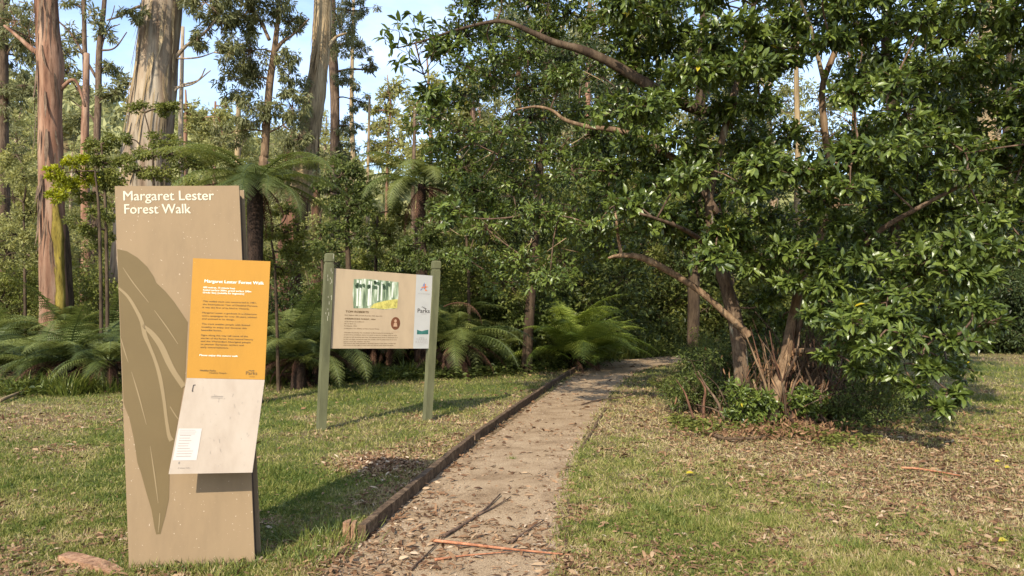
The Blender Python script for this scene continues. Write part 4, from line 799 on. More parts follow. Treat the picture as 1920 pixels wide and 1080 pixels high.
for (u, Y, k, s) in [(-30, 22, 0, .72), (25, 25, 0, .68), (60, 33, 0, .8), (160, 36, 0, .75), (130, 27, 0, .55), (230, 30, 1, .6), (330, 34, 0, .7), (420, 30, 0, .62), (480, 36, 0, .8), (560, 32, 0, .7), (620, 28, 0, .55), (690, 36, 0, .75), (760, 30, 0, .6), (840, 26, 1, .75), (910, 24, 1, .8), (980, 22, 1, .85), (1050, 25, 1, 1.0), (1130, 28, 1, 1.0), (1200, 26, 1, 1.0), (1290, 29, 1, 1.1), (1370, 25, 1, 1.1), (1830, 25, 1, .9), (1930, 27, 1, 1.0), (2050, 24, 1, .9), (0, 30, 0, .9), (90, 24, 1, .5)]:
    place(wattle[k], u, Y, R.random() * 6.28, s, 'bushy understorey tree in the thicket behind the ferns', UG)

# far forest on the valley side: one mass
mb = MB(); nC = 900; cx = R.uniform(-150, 120, nC); cy = R.uniform(62, 200, nC); cz = hillz(cx, cy)
for a_, b_, c_ in zip(cx, cy, cz):
    hh = R.uniform(6, 13); rr = R.uniform(2.5, 4.5)
    n = 70; d = rdir(n); d[:, 2] = np.abs(d[:, 2]) * 1.1 - .3; O = np.array([a_, b_, c_ + hh * .65]) + d * [rr, rr, hh * .42] * (.7 + .3 * R.random((n, 1)))
    inst(mb, T_DIA, O, rdir(n), d + R.normal(size=(n, 3)) * .4, 1.5 + R.random(n), 1.0, np.clip(R.random() * .5 + .5 * R.random(n), 0, 1))
tag(mb.build('distant_forest', M['far_leaf']), 'pale green forest covering the far hillside', 'forest', kind='stuff')

# ================================================================== FERNS
def frond(mb, base, azim, L, rise, droop, npin=24, npl=9, wid=.42, a=.5, dead=False, curl=0.0):
    """one fern frond: arched rachis, pinnae each with paired pinnules"""
    t_ = np.linspace(0, 1, npin + 4); ang = rise - droop * t_ ** 1.15; dx = np.cos(ang) * L / len(t_); dz = np.sin(ang) * L / len(t_)
    r_ = np.concatenate([[0], np.cumsum(dx)[:-1]]); z_ = np.concatenate([[0], np.cumsum(dz)[:-1]]); az = azim + curl * t_
    c = np.column_stack([np.cumsum(np.cos(az) * dx) - 0, np.cumsum(np.sin(az) * dx), z_]) + base
    tube(mb, c[::3], np.linspace(.012, .003, len(c[::3])), 4, 2, a=a * .5)
    T = norm(np.gradient(c, axis=0)); S = np.stack([-np.sin(az), np.cos(az), 0 * az], 1); N = np.cross(T, S); N = norm(N * np.sign(N[:, 2:3] + 1e-6))
    O = []; A = []; NN = []; LL = []; rnd = []
    for i_ in range(4, len(t_)):
        pl_ = wid * L * .5 * math.sin(math.pi * min(1, (t_[i_] * .9 + .10)) ** .75) ** .7 * (1 if not dead else R.uniform(.4, .9))
        for sgn in (-1, 1):
            d = norm(S[i_] * sgn + T[i_] * .45 + np.array([0, 0, -.12 - .25 * R.random() - (.8 if dead else 0)])); q = norm(np.cross(N[i_], d)); step = pl_ / npl
            k = np.arange(npl); pos = c[i_] + d * (k[:, None] + .3) * step + np.array([0, 0, -1]) * (k[:, None] / npl) ** 2 * pl_ * .18
            for s2 in (-1, 1):
                O.append(pos); A.append(np.broadcast_to(q * s2 + d * .55, (npl, 3))); NN.append(np.broadcast_to(N[i_], (npl, 3))); LL.append(step * 1.65 * (1.05 - k / npl * .75)); rnd.append(np.full(npl, np.clip(a + R.normal() * .08, 0, 1)))
    O = np.vstack(O); A = np.vstack(A); NN = np.vstack(NN) + R.normal(size=O.shape) * .12; LL = np.concatenate(LL)
    inst(mb, T_DIA, O, A, NN, LL, LL * .62, np.concatenate(rnd))
def make_fern(name, h, nf_, L, rise=(.5, 1.2), droop=(1.2, 2.0), m='fern', cat='fern', dead=8, label='fern', npin=24, npl=9, az=(0, 6.28)):
    e = empty(name); tag(e, label, cat); mb = MB()
    for k in range(nf_): frond(mb, np.array([0, 0, h]) + rdir(1)[0] * .04, az[0] + (az[1] - az[0]) * (k + R.random() * .7) / nf_, L * R.uniform(.75, 1.1), R.uniform(*rise), R.uniform(*droop), npin, npl, .40, R.uniform(.1, .9), curl=R.normal() * .25)
    mb.build('fronds', M[m], e)
    if h > .3:
        mb = MB(); tube(mb, [(0, 0, -.2), (.02, 0, h * .4), (0, .02, h * .8), (0, 0, h + .05)], [.15, .12, .12, .10], 12, 5, .3); mb.build('trunk', M['bark_fern'], e, True)
    if dead:
        mb = MB()
        for k in range(dead): frond(mb, np.array([0, 0, h - .03]), R.random() * 6.28, L * R.uniform(.5, .8), R.uniform(-.3, .3), R.uniform(1.0, 1.5), 16, 5, .28, R.uniform(.1, .9), True)
        mb.build('dead_fronds', M['dead'], e)
    return e
def put(e, u, v, Y, rz=0, s=1.0, label=None, group=None, z=None):
    p = P(u, v, Y); loc = (float(p[0]), float(p[1]), 0 if z is None else z)
    if e.name in used: return copy_tree(e, loc, rz, s, label, group)
    used.add(e.name); e.location = loc; e.rotation_euler = (0, 0, rz); e.scale = (s,) * 3; e['label'] = label
    if group: e['group'] = group
    return e
H1 = float(P(470, 345, 11.5)[2])
tf1 = make_fern('tree_fern', H1, 24, 1.9, (.0, 1.1), (1.0, 2.2), 'fern', 'tree fern', 10, npin=30, npl=11); put(tf1, 478, 345, 11.5, .3, 1, 'dark tree fern whose fronds arch over the top right corner of the pillar sign')
H2 = float(P(770, 350, 17)[2])
tf2 = make_fern('tree_fern', H2, 22, 2.2, (.3, 1.1), (1.5, 2.4), 'fern', 'tree fern', 12, npin=26, npl=9); put(tf2, 790, 350, 17, 1.1, 1, 'pale drooping tree fern above the right end of the board sign')
lowf = [make_fern('ground_fern', .25, 18, 1.5, (.55, 1.2), (1.1, 1.7), 'fern', 'fern', 7), make_fern('ground_fern', .55, 22, 1.6, (.3, 1.35), (1.1, 2.0), 'fern', 'fern', 14)]
brf = make_fern('ground_fern', .28, 24, 1.7, (.5, 1.45), (1.2, 2.1), 'fern_bright', 'fern', 3)
fz = [(-30, 16, 0, 1.1), (30, 14.5, 0, .95), (80, 14, 1, .75), (125, 13.5, 1, .95), (165, 14.6, 0, 1.1), (205, 13.4, 1, .9), (15, 17.5, 1, 1.1), (120, 17, 1, 1.3), (200, 17, 1, 1.2), (-60, 14, 1, .9)]
for (u, Y, k, s) in fz: put(lowf[k], u, 700, Y, R.random() * 6.28, s, 'large soft green fern in the bank left of the pillar sign', 'ferns in the bank left of the pillar sign')
for (u, Y, k, s) in [(520, 14, 0, 1.0), (560, 13.6, 1, 1.0), (600, 14.4, 1, 1.15), (545, 16, 1, 1.3), (500, 15.5, 1, 1.2), (640, 17, 1, 1.35)]: put(lowf[k], u, 700, Y, R.random() * 6.28, s, 'feathery green fern between the pillar sign and the board sign', 'ferns between the two signs')
for (u, Y, k, s) in [(700, 17.5, 1, 1.25), (740, 18, 1, 1.5), (850, 16.2, 1, 1.25), (835, 17.5, 1, 1.5), (690, 19.5, 1, 1.6), (890, 18.5, 1, 1.2), (930, 17.6, 0, 1.0)]: put(lowf[k], u, 700, Y, R.random() * 6.28, s, 'fern with brown dead fronds in the dark bank behind the board sign', 'ferns behind the board sign')
for (u, Y, s, lb) in [(1078, 17.2, 1.15, 'bright green fern at the end of the left path edging'), (1105, 19.0, 1.0, 'second bright green fern just behind the one at the end of the edging'), (1060, 18.5, 1.45, 'taller bright green fern left of the others at the path bend'), (1120, 18.0, .8, 'small bright green fern overhanging the path edge at the bend')]: put(brf, u, 690, Y, R.random() * 6.28, s, lb)
# hanging rusty dead frond right of the board sign
DF = empty('dead_frond', tuple(P(832, 575, 16.0))); tag(DF, 'pinkish brown dead fern frond arching down right of the board sign', 'frond')
mb = MB(); frond(mb, P(828, 575, 15.8), -.3, 1.3, .45, 2.1, 20, 7, .3, .95, True); mb.build('frond_blades', M['dead'], DF)

# ================================================================== SHRUBS
def shrub_proto(name, leaf_m, w, h, ncl, nsub, nleaf, T, size, asp, droop=.1, lo=.05):
    e = empty(name); tag(e, 'shrub', 'shrub'); lf = MB(); tw = MB(); base = np.zeros(3)
    for k in range(ncl):
        an = R.random() * 6.28; rr = w * .5 * R.random() ** .5; z = h * (lo + (.92 - lo) * R.random()); rr *= math.sqrt(max(.1, 1 - (z / h - .3) ** 2 / .75))
        c = np.array([math.cos(an) * rr, math.sin(an) * rr, z]); tube(tw, [base + R.normal(size=3) * [.12, .12, 0] - [0, 0, .1], c * [.45, .45, .55], c], [.018, .012, .006], 4, 3)
        clump(lf, tw, None, c, np.array([w * .2, w * .2, h * .15]), nsub, nleaf, T, size, asp, droop, .42, .005)
    tw.build('stems', M['dark_bark'], e, True); lf.build('foliage', leaf_m, e); return e
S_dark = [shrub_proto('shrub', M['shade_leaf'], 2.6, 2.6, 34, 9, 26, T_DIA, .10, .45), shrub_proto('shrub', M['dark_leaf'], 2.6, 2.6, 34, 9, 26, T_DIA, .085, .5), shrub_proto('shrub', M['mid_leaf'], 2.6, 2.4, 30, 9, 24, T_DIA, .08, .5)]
for (u, Y, k, s, lb) in [
    # bank left of the pillar
    *[(u, Y, 2, s, 'L') for u, Y, s in [(-40, 19, 1.1), (30, 19.5, 1.1), (170, 20, 1.2), (230, 18.5, 1.0)]],
    # behind the board sign up to the path bend
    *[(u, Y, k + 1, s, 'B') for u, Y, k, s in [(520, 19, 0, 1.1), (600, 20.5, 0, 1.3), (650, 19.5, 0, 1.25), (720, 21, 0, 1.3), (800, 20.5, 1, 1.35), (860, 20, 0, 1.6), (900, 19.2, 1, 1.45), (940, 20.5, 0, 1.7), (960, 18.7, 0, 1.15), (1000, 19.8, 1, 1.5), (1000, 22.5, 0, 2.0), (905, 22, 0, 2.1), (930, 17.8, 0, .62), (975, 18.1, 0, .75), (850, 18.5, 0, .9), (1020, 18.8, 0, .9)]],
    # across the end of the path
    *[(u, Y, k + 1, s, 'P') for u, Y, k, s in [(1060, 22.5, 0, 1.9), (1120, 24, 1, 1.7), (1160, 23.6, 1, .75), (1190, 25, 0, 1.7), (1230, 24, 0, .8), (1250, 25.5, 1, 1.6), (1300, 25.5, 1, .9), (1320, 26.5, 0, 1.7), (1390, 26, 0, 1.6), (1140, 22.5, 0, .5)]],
    # dark scrub to the right, its shade put into the leaf colour
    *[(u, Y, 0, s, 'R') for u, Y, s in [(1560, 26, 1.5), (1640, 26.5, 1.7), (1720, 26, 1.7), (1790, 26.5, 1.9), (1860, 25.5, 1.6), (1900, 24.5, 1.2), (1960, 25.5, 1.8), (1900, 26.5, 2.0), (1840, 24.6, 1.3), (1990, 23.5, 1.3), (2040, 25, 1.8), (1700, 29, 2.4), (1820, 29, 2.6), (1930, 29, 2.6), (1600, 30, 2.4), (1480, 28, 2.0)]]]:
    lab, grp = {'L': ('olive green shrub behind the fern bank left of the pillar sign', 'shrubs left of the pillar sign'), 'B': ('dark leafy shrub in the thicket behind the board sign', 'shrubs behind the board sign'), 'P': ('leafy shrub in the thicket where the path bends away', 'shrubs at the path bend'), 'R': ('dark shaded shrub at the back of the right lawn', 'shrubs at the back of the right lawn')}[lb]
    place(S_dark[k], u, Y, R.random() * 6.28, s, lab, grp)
# sapling columns and accents
def leafy(name, label, cat, Y, trunk, clumps, leaf_m, T=T_DIA, size=.09, asp=.5, droop=.1, nleaf=40, sub=.34, bark_m=None, group=None, **kw):
    return pixel_tree(name, label, cat, Y, trunk, clumps, bark_m or M['dark_bark'], leaf_m, T, size, asp, droop, nleaf=nleaf, sub=sub, n=7, group=group, **kw)
leafy('sapling', 'dark leafy sapling behind the left post of the board sign', 'tree', 16.5, [(655, 560, 11), (652, 470, 10), (650, 400, 8), (650, 340, 5)], [(640, 330, 40, 24, 16), (670, 355, 34, 24, 14), (620, 360, 34, 24, 14), (655, 390, 42, 24, 16), (632, 420, 40, 26, 14), (675, 440, 36, 28, 14), (640, 305, 24, 16, 8), (610, 470, 30, 24, 9), (680, 400, 34, 20, 10)], M['dark_leaf'])
leafy('sapling', 'second thin sapling right of the first, above the board sign', 'tree', 18, [(702, 560, 7), (705, 480, 6), (708, 400, 4)], [(700, 420, 34, 26, 12), (730, 440, 30, 24, 12), (720, 480, 34, 24, 12), (690, 490, 34, 22, 12), (745, 400, 26, 22, 10)], M['mid_leaf'])
leafy('sapling', 'lime green sapling growing against the pinkish gum trunk', 'tree', 15, [(190, 640, 7), (188, 480, 6), (185, 390, 5), (178, 320, 3)], [(105, 325, 20, 14, 10), (140, 300, 24, 11, 12), (125, 345, 32, 14, 14), (165, 335, 22, 16, 9), (112, 365, 20, 12, 8)], M['lime_leaf'], size=.075, nleaf=50)
leafy('sapling', 'mid green layered sapling between the pinkish gum and the pillar sign', 'tree', 15.5, [(202, 640, 7), (200, 480, 6), (196, 350, 5), (190, 270, 3)], [(185, 275, 26, 14, 12), (210, 265, 20, 12, 8), (175, 300, 30, 12, 12), (220, 300, 28, 14, 12), (190, 330, 30, 12, 12), (215, 345, 30, 14, 12), (165, 370, 30, 16, 12), (195, 400, 30, 16, 12), (150, 420, 24, 16, 9), (190, 450, 30, 20, 10)], M['mid_leaf'], size=.07, nleaf=50)
leafy('sapling', 'green and olive sapling crossing the foot of the massive grey trunk above the pillar sign', 'tree', 14.5, [(292, 640, 8), (290, 480, 7), (288, 350, 5), (284, 270, 3), (268, 200, 2)], [(262, 200, 26, 10, 8), (315, 205, 26, 12, 14), (300, 265, 34, 14, 14), (270, 285, 34, 12, 12), (330, 290, 36, 14, 14), (365, 310, 34, 14, 12), (255, 320, 34, 14, 12), (300, 325, 40, 14, 14), (350, 340, 36, 12, 9), (240, 260, 18, 10, 6), (400, 300, 26, 12, 8)], M['mid_leaf'], size=.065, nleaf=44)
leafy('sapling', 'leafy sapling crowding the trunk of the dark tree fern behind the pillar sign', 'tree', 13, [(520, 640, 6), (515, 500, 5), (505, 430, 3)], [(520, 440, 30, 20, 10), (545, 470, 32, 22, 12), (500, 480, 28, 20, 9), (560, 430, 26, 18, 8), (530, 510, 34, 20, 12), (575, 480, 28, 20, 9), (540, 395, 26, 14, 7)], M['mid_leaf'], size=.075)
leafy('sapling', 'bushy sapling hiding the stem of the pale tree fern above the board sign', 'tree', 15.5, [(800, 600, 6), (798, 480, 5), (792, 420, 3)], [(790, 430, 30, 20, 10), (765, 460, 30, 22, 12), (820, 455, 32, 22, 12), (845, 420, 30, 20, 10), (800, 490, 34, 20, 12), (745, 490, 28, 18, 10), (850, 480, 34, 22, 12), (830, 385, 26, 16, 8)], M['dark_leaf'], size=.08)
leafy('sapling', 'light green sapling between the pinkish gum and the left edge', 'tree', 18, [(48, 640, 6), (46, 480, 5), (44, 380, 3)], [(40, 330, 34, 20, 10), (20, 370, 34, 22, 12), (60, 400, 30, 22, 10), (30, 440, 38, 22, 12), (10, 480, 34, 22, 10), (58, 480, 30, 22, 10), (30, 290, 28, 18, 8), (10, 310, 28, 18, 8)], M['olive_leaf'], size=.09)
leafy('sapling', 'yellowish sapling filling the light between the tree fern and the first dark sapling', 'tree', 19, [(605, 560, 6), (603, 460, 5), (600, 400, 3)], [(600, 420, 30, 20, 10), (585, 450, 28, 20, 9), (625, 470, 30, 20, 9), (590, 500, 30, 18, 9), (615, 380, 26, 18, 8)], M['olive_leaf'], size=.09)
leafy('sapling', 'mid green bush tree left of the reddish dead frond and above the ferns', 'tree', 17, [(880, 640, 8), (878, 500, 6), (872, 420, 4)], [(880, 430, 36, 22, 12), (905, 470, 36, 24, 12), (870, 500, 34, 22, 12), (915, 520, 34, 22, 12), (930, 430, 34, 22, 12), (950, 480, 34, 24, 12), (900, 385, 34, 20, 10), (960, 540, 34, 22, 10), (990, 500, 34, 22, 10)], M['mid_leaf'], size=.085)
# glossy hedge-like trees that close the top right, gap shade painted into their leaves
for lb, Y, tr, n_, box in [
    ('glossy dark tree behind the broken branch, left of the main glossy tree', 17, [(990, 640, 20), (1000, 480, 18), (1012, 300, 16), (1025, 120, 12), (1030, -60, 8)], 44, (900, 1170, 40, 460)),
    ('dense dark tree filling the space behind the main glossy trunk', 17.5, [(1300, 660, 24), (1302, 480, 22), (1310, 250, 18), (1320, 0, 12)], 60, (1130, 1460, -20, 500)),
    ('dark tree with reddish trunk behind the right half of the glossy canopy', 13.5, [(1668, 700, 24), (1672, 500, 22), (1682, 300, 22), (1664, 120, 20), (1660, 0, 16), (1650, -120, 10)], 70, (1500, 1800, -20, 560)),
    ('dark tree at the right edge of the photo behind the drooping glossy boughs', 28, [(1905, 680, 20), (1900, 450, 18), (1888, 250, 16), (1900, 0, 12)], 60, (1760, 2010, 60, 470))]:
    cl = []
    for _ in range(n_):
        u = R.uniform(box[0], box[1]); v = R.uniform(box[2], box[3])
        if (1495 < u < 1600 and 60 < v < 290) or (v < 130 and R.random() < .22): continue
        cl.append((u, v, R.uniform(34, 55), R.uniform(20, 32), 9, R.normal() * .7))
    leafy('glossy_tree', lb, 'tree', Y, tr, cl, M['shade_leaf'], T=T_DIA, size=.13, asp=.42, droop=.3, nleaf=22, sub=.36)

# ================================================================== MAIN GLOSSY TREE
def rosettes(mb, O, out, n=8, L_=.13, tip=.55):
    """whorls of broad leaves at shoot tips"""
    m = len(O); k = n; O2 = np.repeat(O, k, 0); out2 = np.repeat(norm(out), k, 0); d = rdir(m * k)
    A = norm(out2 * tip + d * .9 + np.array([0, 0, -.22])); N_ = norm(out2 * .7 + np.array([0, -.1, .75]) + R.normal(size=(m * k, 3)) * .28)
    s = L_ * (.4 + .85 * R.random(m * k)); O2 = O2 - out2 * (R.random((m * k, 1)) * .10)
    inst(mb, T_LAU, O2 + A * .012, A, N_, s, s * (.36 + .1 * R.random(m * k)), np.clip(np.repeat(R.random(m) * .45, k) + R.random(m * k) * .5 + (R.random(m * k) > .9985) * 1.0, 0, 1), sz=s * .8)
MY = 9.8
mbase = P(1425, 775, MY); main = empty('glossy_tree', (float(mbase[0]), float(mbase[1]), 0)); tag(main, 'big spreading tree with large glossy leaves and lichened leaning trunk right of the path', 'tree')
def mt(pts, w, mkey, name, n=10, rough=.12, dY=0):
    mb = MB(); q = [P(p[0], p[1], MY + dY + (p[2] if len(p) > 2 else 0)) for p in pts]; tube(mb, q, [px_rad(x_, MY) / 2 for x_ in w], n, 6, rough); mb.build(name, M[mkey], main, True); return catmull(np.array(q), 8)
skel = []
tp0 = P(1394, 790, MY); 
skel.append(mt([(1400, 800), (1394, 740), (1388, 680), (1384, 630), (1374, 580), (1360, 530), (1346, 490), (1334, 440), (1330, 380), (1345, 300, -.2), (1370, 200, -.2), (1400, 90, -.2), (1420, -40)], [34, 30, 28, 28, 27, 25, 22, 18, 15, 14, 13, 12, 8], 'bark_lichen', 'trunk', 14, .14))
skel.append(mt([(1404, 632, -.12), (1392, 617, -.1), (1360, 588, -.1), (1320, 552, -.1), (1285, 527, -.1), (1250, 506, -.15), (1215, 488, -.2), (1190, 480, -.2), (1160, 479, -.2), (1140, 484, -.2)], [17, 15, 13, 12, 12, 13, 13, 11, 8, 4], 'bark_orange', 'broken_branch', 9, .25))
skel.append(mt([(1166, 482, -.2), (1160, 450, -.2), (1156, 415, -.2), (1150, 370, 0)], [7, 6, 5, 4], 'bark_orange', 'upright_shoot', 6))
skel.append(mt([(1225, 272), (1195, 256), (1150, 243), (1105, 238), (1060, 225), (1035, 207), (1005, 200), (970, 205)], [12, 12, 11, 9, 7, 6, 5, 3], 'bark_orange', 'limb', 8, .15))
skel.append(mt([(1345, 400), (1300, 330), (1260, 295), (1225, 272)], [14, 14, 13, 12], 'bark_brown', 'limb', 8))
skel.append(mt([(1380, 220), (1290, 200), (1200, 150), (1150, 120), (1095, 95), (1040, 80), (1000, 62), (940, 40), (860, 55), (800, 75), (745, 90)], [18, 20, 20, 18, 16, 13, 11, 8, 5, 4, 2], 'dark_bark', 'limb', 9, .12))
skel.append(mt([(1443, 796, -.5), (1452, 745, -.45), (1468, 690, -.35), (1478, 640, -.2), (1490, 580), (1510, 500), (1545, 430), (1568, 385), (1555, 300), (1545, 230), (1542, 165), (1560, 110), (1585, 50), (1578, -30)], [27, 23, 20, 19, 18, 17, 16, 14, 13, 13, 12, 11, 11, 10], 'bark_orange', 'trunk', 12, .16))
skel.append(mt([(1544, 150), (1532, 100), (1520, 50), (1500, 0), (1490, -40)], [9, 8, 7, 6, 5], 'bark_tan', 'limb', 7))
skel.append(mt([(1584, 10), (1608, 50), (1632, 100)], [9, 8, 5], 'bark_pink', 'limb', 7))
skel.append(mt([(1475, 660), (1500, 658, -.3), (1540, 656, -.6), (1580, 640, -.9), (1620, 610, -1.2), (1700, 600, -1.6)], [12, 11, 10, 9, 7, 4], 'bark_orange', 'limb', 8))
skel.append(mt([(1480, 640), (1560, 520, -.5), (1640, 440, -1.0), (1740, 380, -1.5), (1840, 330, -1.8)], [13, 12, 10, 7, 4], 'bark_brown', 'limb', 8))
skel.append(mt([(1340, 470), (1300, 440, -.5), (1260, 420, -.9), (1200, 400, -1.2)], [11, 9, 6, 4], 'bark_brown', 'limb', 8))
skel = np.vstack([q for k_, q in enumerate(skel) if k_ not in (1, 2)])

canopy = np.array([(860, 0), (830, 60), (800, 180), (850, 330), (830, 420), (860, 490), (960, 540), (1090, 510), (1150, 460), (1230, 430), (1300, 470), (1330, 500), (1420, 450), (1500, 470), (1570, 560), (1610, 640), (1700, 690), (1780, 720), (1860, 600), (1790, 480), (1930, 470), (2050, 300), (2020, -60), (840, -60)], float)
lf = MB(); tw = MB(); boughs = []
tries = 0
while len(boughs) < 190 and tries < 9000:
    tries += 1; u = R.uniform(800, 2040); v = R.uniform(-50, 740)
    if not in_poly(np.array([u]), np.array([v]), canopy)[0]: continue
    if any(((u - a_) / 54) ** 2 + ((v - b_) / 36) ** 2 < 1 for a_, b_, _, _, _ in boughs): continue
    if 1490 < u < 1600 and 80 < v < 290: continue
    if v < 90 and 1230 < u < 1420 and R.random() < .8: continue
    dY = R.uniform(-1.5, .8) - (.7 if u > 1550 else 0) + (1.2 if u < 1150 else 0)
    boughs.append((u, v, R.uniform(46, 74), R.uniform(24, 38), dY))
for _ in range(90): boughs.append((R.uniform(1300, 2150), R.uniform(-620, -70), R.uniform(70, 110), R.uniform(40, 60), R.uniform(-1.0, 2.2)))  # unseen upper boughs, added to cast shade on the thicket behind
boughs += [(1420, 500, 46, 26, -.8), (1470, 470, 50, 28, -1.0), (1530, 480, 50, 28, -1.2), (1480, 530, 44, 24, -.9), (1550, 540, 46, 24, -1.3), (1600, 580, 46, 24, -1.6), (1530, 590, 36, 18, -1.2), (1440, 560, 30, 18, -.2), (1660, 600, 50, 24, -2.0), (1590, 640, 36, 16, -1.7), (1470, 600, 30, 16, .5), (1820, 640, 40, 20, -2.3), (1830, 520, 44, 22, -2.1), (1380, 430, 44, 24, -.8), (1250, 400, 50, 26, -.6), (1180, 380, 46, 26, .4), (1100, 420, 46, 26, 1.2), (1660, 700, 26, 12, -2.2), (1715, 725, 26, 12, -2.3), (1605, 690, 22, 10, -2.0), (1765, 765, 18, 10, -2.4), (1820, 575, 50, 24, -2.2), (1785, 640, 40, 20, -2.2), (1700, 630, 50, 24, -2.4), (1640, 655, 34, 16, -2.4), (1555, 668, 26, 14, -1.8), (1790, 740, 22, 16, -2.3), (1740, 690, 36, 14, -2.3), (1850, 410, 50, 24, -1.8), (1350, 440, 34, 26, -.9), (1290, 330, 60, 30, -1.4), (1220, 200, 60, 34, -1.2), (1300, 130, 60, 34, -1.2), (1400, 120, 60, 30, -1.4), (1510, 320, 60, 28, -1.7), (1600, 280, 50, 20, -1.7), (1430, 300, 60, 28, -1.6)]
bc = np.array([P(b_[0], b_[1], MY + b_[4]) for b_ in boughs]); order = np.argsort([np.linalg.norm(skel - c, axis=1).min() for c in bc])
for (u, v, ru, rv, dY) in [boughs[i_] for i_ in order]:
    Yb = MY + dY; c = P(u, v, Yb); rad = np.array([px_rad(ru, Yb), px_rad(ru, Yb) * .9, px_rad(rv, Yb)])
    dd_ = np.linalg.norm(skel - c, axis=1); an = skel[dd_.argmin()]; md = (an + c) / 2 + R.normal(size=3) * .05 + [0, .05, .06]
    tube(tw, [an, md, c], [.013, .010, .006], 5, 3); skel = np.vstack([skel, catmull(np.array([an, md, c]), 3)[1:]])
    low = v > 620
    small = u < 1130 and u > 860
    high = v < -65
    nr = int(R.uniform(30, 44) * (1.7 if small else .5 if low else 1)); d = rdir(nr); d[:, 2] = d[:, 2] * .8 + .2; d = norm(d); O = c + d * rad * (.45 + .55 * R.random((nr, 1)))
    O[:, 2] -= .25 * ((O[:, 0] - c[0]) ** 2 + (O[:, 1] - c[1]) ** 2)
    for p in O[::2]: tube(tw, [c, (c + p) / 2 + R.normal(size=3) * .03, p], [.006, .004, .002], 3, 2)
    rosettes(lf, O, d * [1, 1, .5] + [0, -.1, .15], 9, .118 if not small else .085) if not high else inst(lf, T_DIA, np.repeat(O, 5, 0) + R.normal(size=(nr * 5, 3)) * .12, rdir(nr * 5), rdir(nr * 5) * .5 + [0, 0, .7], .22, .10, R.random(nr * 5))
    # inner leaves, taken from the dark end of the colour range
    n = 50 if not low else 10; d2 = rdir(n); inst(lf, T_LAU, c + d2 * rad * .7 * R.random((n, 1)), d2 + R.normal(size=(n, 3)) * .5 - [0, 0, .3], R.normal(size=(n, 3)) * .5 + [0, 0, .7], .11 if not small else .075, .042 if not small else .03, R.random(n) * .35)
# overhanging spray at the top left of the tree
for (u, v) in [(725, 55), (745, 40), (760, 85), (790, 60), (745, 110), (775, 115), (800, 95), (815, 70), (735, 85), (785, 35), (842, 45), (770, 60), (755, 125), (810, 45), (716, 70), (830, 90), (860, 75), (850, 25), (765, 25), (880, 10)]:
    p = P(u, v, MY - .6 + R.normal() * .2)[None]; rosettes(lf, p, np.array([[-.4, -.2, .3]]) + R.normal(size=(1, 3)) * .3, 10, .15); q = skel[np.linalg.norm(skel - p, axis=1).argmin()]; tube(tw, [q, (q + p[0]) / 2 + R.normal(size=3) * .04, p[0]], [.008, .005, .003], 4, 3)
tw.build('twigs', M['twig'], main, True); lf.build('crown', M['laurel'], main)
# dead twigs tangled in the gap left of the main tree
mb = MB()
for _ in range(46):
    u = R.uniform(860, 1130); v = R.uniform(130, 480); p = P(u, v, 11.3 + R.normal() * .5); d = R.normal(size=3) * [.4, .3, .25]; tube(mb, [p, p + d * .5 + R.normal(size=3) * .05, p + d], [.008, .005, .002], 4, 3)
mb.build('dead_twigs', M['bark_tan'], main, True)

# ------------------------------------------------------------------ thicket of stems and suckers at the foot of the main tree
th = empty('stem_thicket', tuple(G(1480, 795))); tag(th, 'clump of thin brown upright stems and suckers at the foot of the big glossy tree', 'thicket')
for k_ in range(5):
    mb = MB()
    for _ in range(46):
        u = R.normal() * 52 + 1485; g = G(u, R.uniform(758, 800)); hh = R.uniform(.25, 1.5) * (1 - .25 * abs(u - 1485) / 90); l_ = R.normal(size=2) * .28; kk = R.normal(size=(2, 2)) * .06
        tube(mb, [g - [0, 0, .05], g + [l_[0] * .2 + kk[0, 0], l_[1] * .2 + kk[0, 1], hh * .35], g + [l_[0] * .6 + kk[1, 0], l_[1] * .5 + kk[1, 1], hh * .7], g + [l_[0], l_[1], hh]], np.array([.016, .013, .009, .004]) * R.uniform(.4, 1.7), 5, 3, .2)
    mb.build('stems', [M['bark_brown'], M['bark_brown'], M['bark_red'], M['dark_bark'], M['bark_orange']][k_], th, True)
mb = MB()
for _ in range(26):
    g = G(R.normal() * 50 + 1480, R.uniform(770, 800)) + [0, 0, R.uniform(.05, .9)]; d = R.normal(size=3) * [.35, .2, .22]; tube(mb, [g, g + d * .5 + R.normal(size=3) * .05, g + d], [.008, .006, .003], 4, 3, .2)
mb.build('tangled_twigs', M['dark_bark'], th, True)
n = 1000; mb = MB(); gg = G(R.normal(size=n) * 55 + 1480, R.uniform(765, 800, n)); inst(mb, T_LAN, gg + np.column_stack([np.zeros((n, 2)), R.random(n) ** 1.5 * 1.0]), np.column_stack([R.normal(size=(n, 2)) * .5, -np.ones(n)]), rdir(n), .06 + .10 * R.random(n), .018, R.random(n) * .75); mb.build('hanging_dead_leaves', M['litter'], th)
mb = MB()
for u, w_ in [(1535, .075), (1512, .05), (1560, .055), (1420, .04)]:
    g = G(u, R.uniform(788, 800)); l_ = R.normal() * .12; hh = R.uniform(.22, .5); tube(mb, [g - [0, 0, .1], g + [l_ * .3, 0, hh * .5], g + [l_, R.normal() * .05, hh], g + [l_ * 1.3, .02, hh * 1.25]], [w_ * 1.0, w_ * .75, w_ * .5, w_ * .1], 9, 5, .45)
mb.build('stumps', M['bark_orange'], th, True)
n = 1500; mb = MB(); gg = G(R.normal(size=n) * 75 + 1480, R.uniform(780, 830, n)); inst(mb, T_LAN, gg + np.column_stack([np.zeros((n, 2)), .01 + R.random(n) * .1]), rdir(n), rdir(n), .05 + .06 * R.random(n), .02, R.random(n) * .7); mb.build('caught_litter', M['litter'], th)

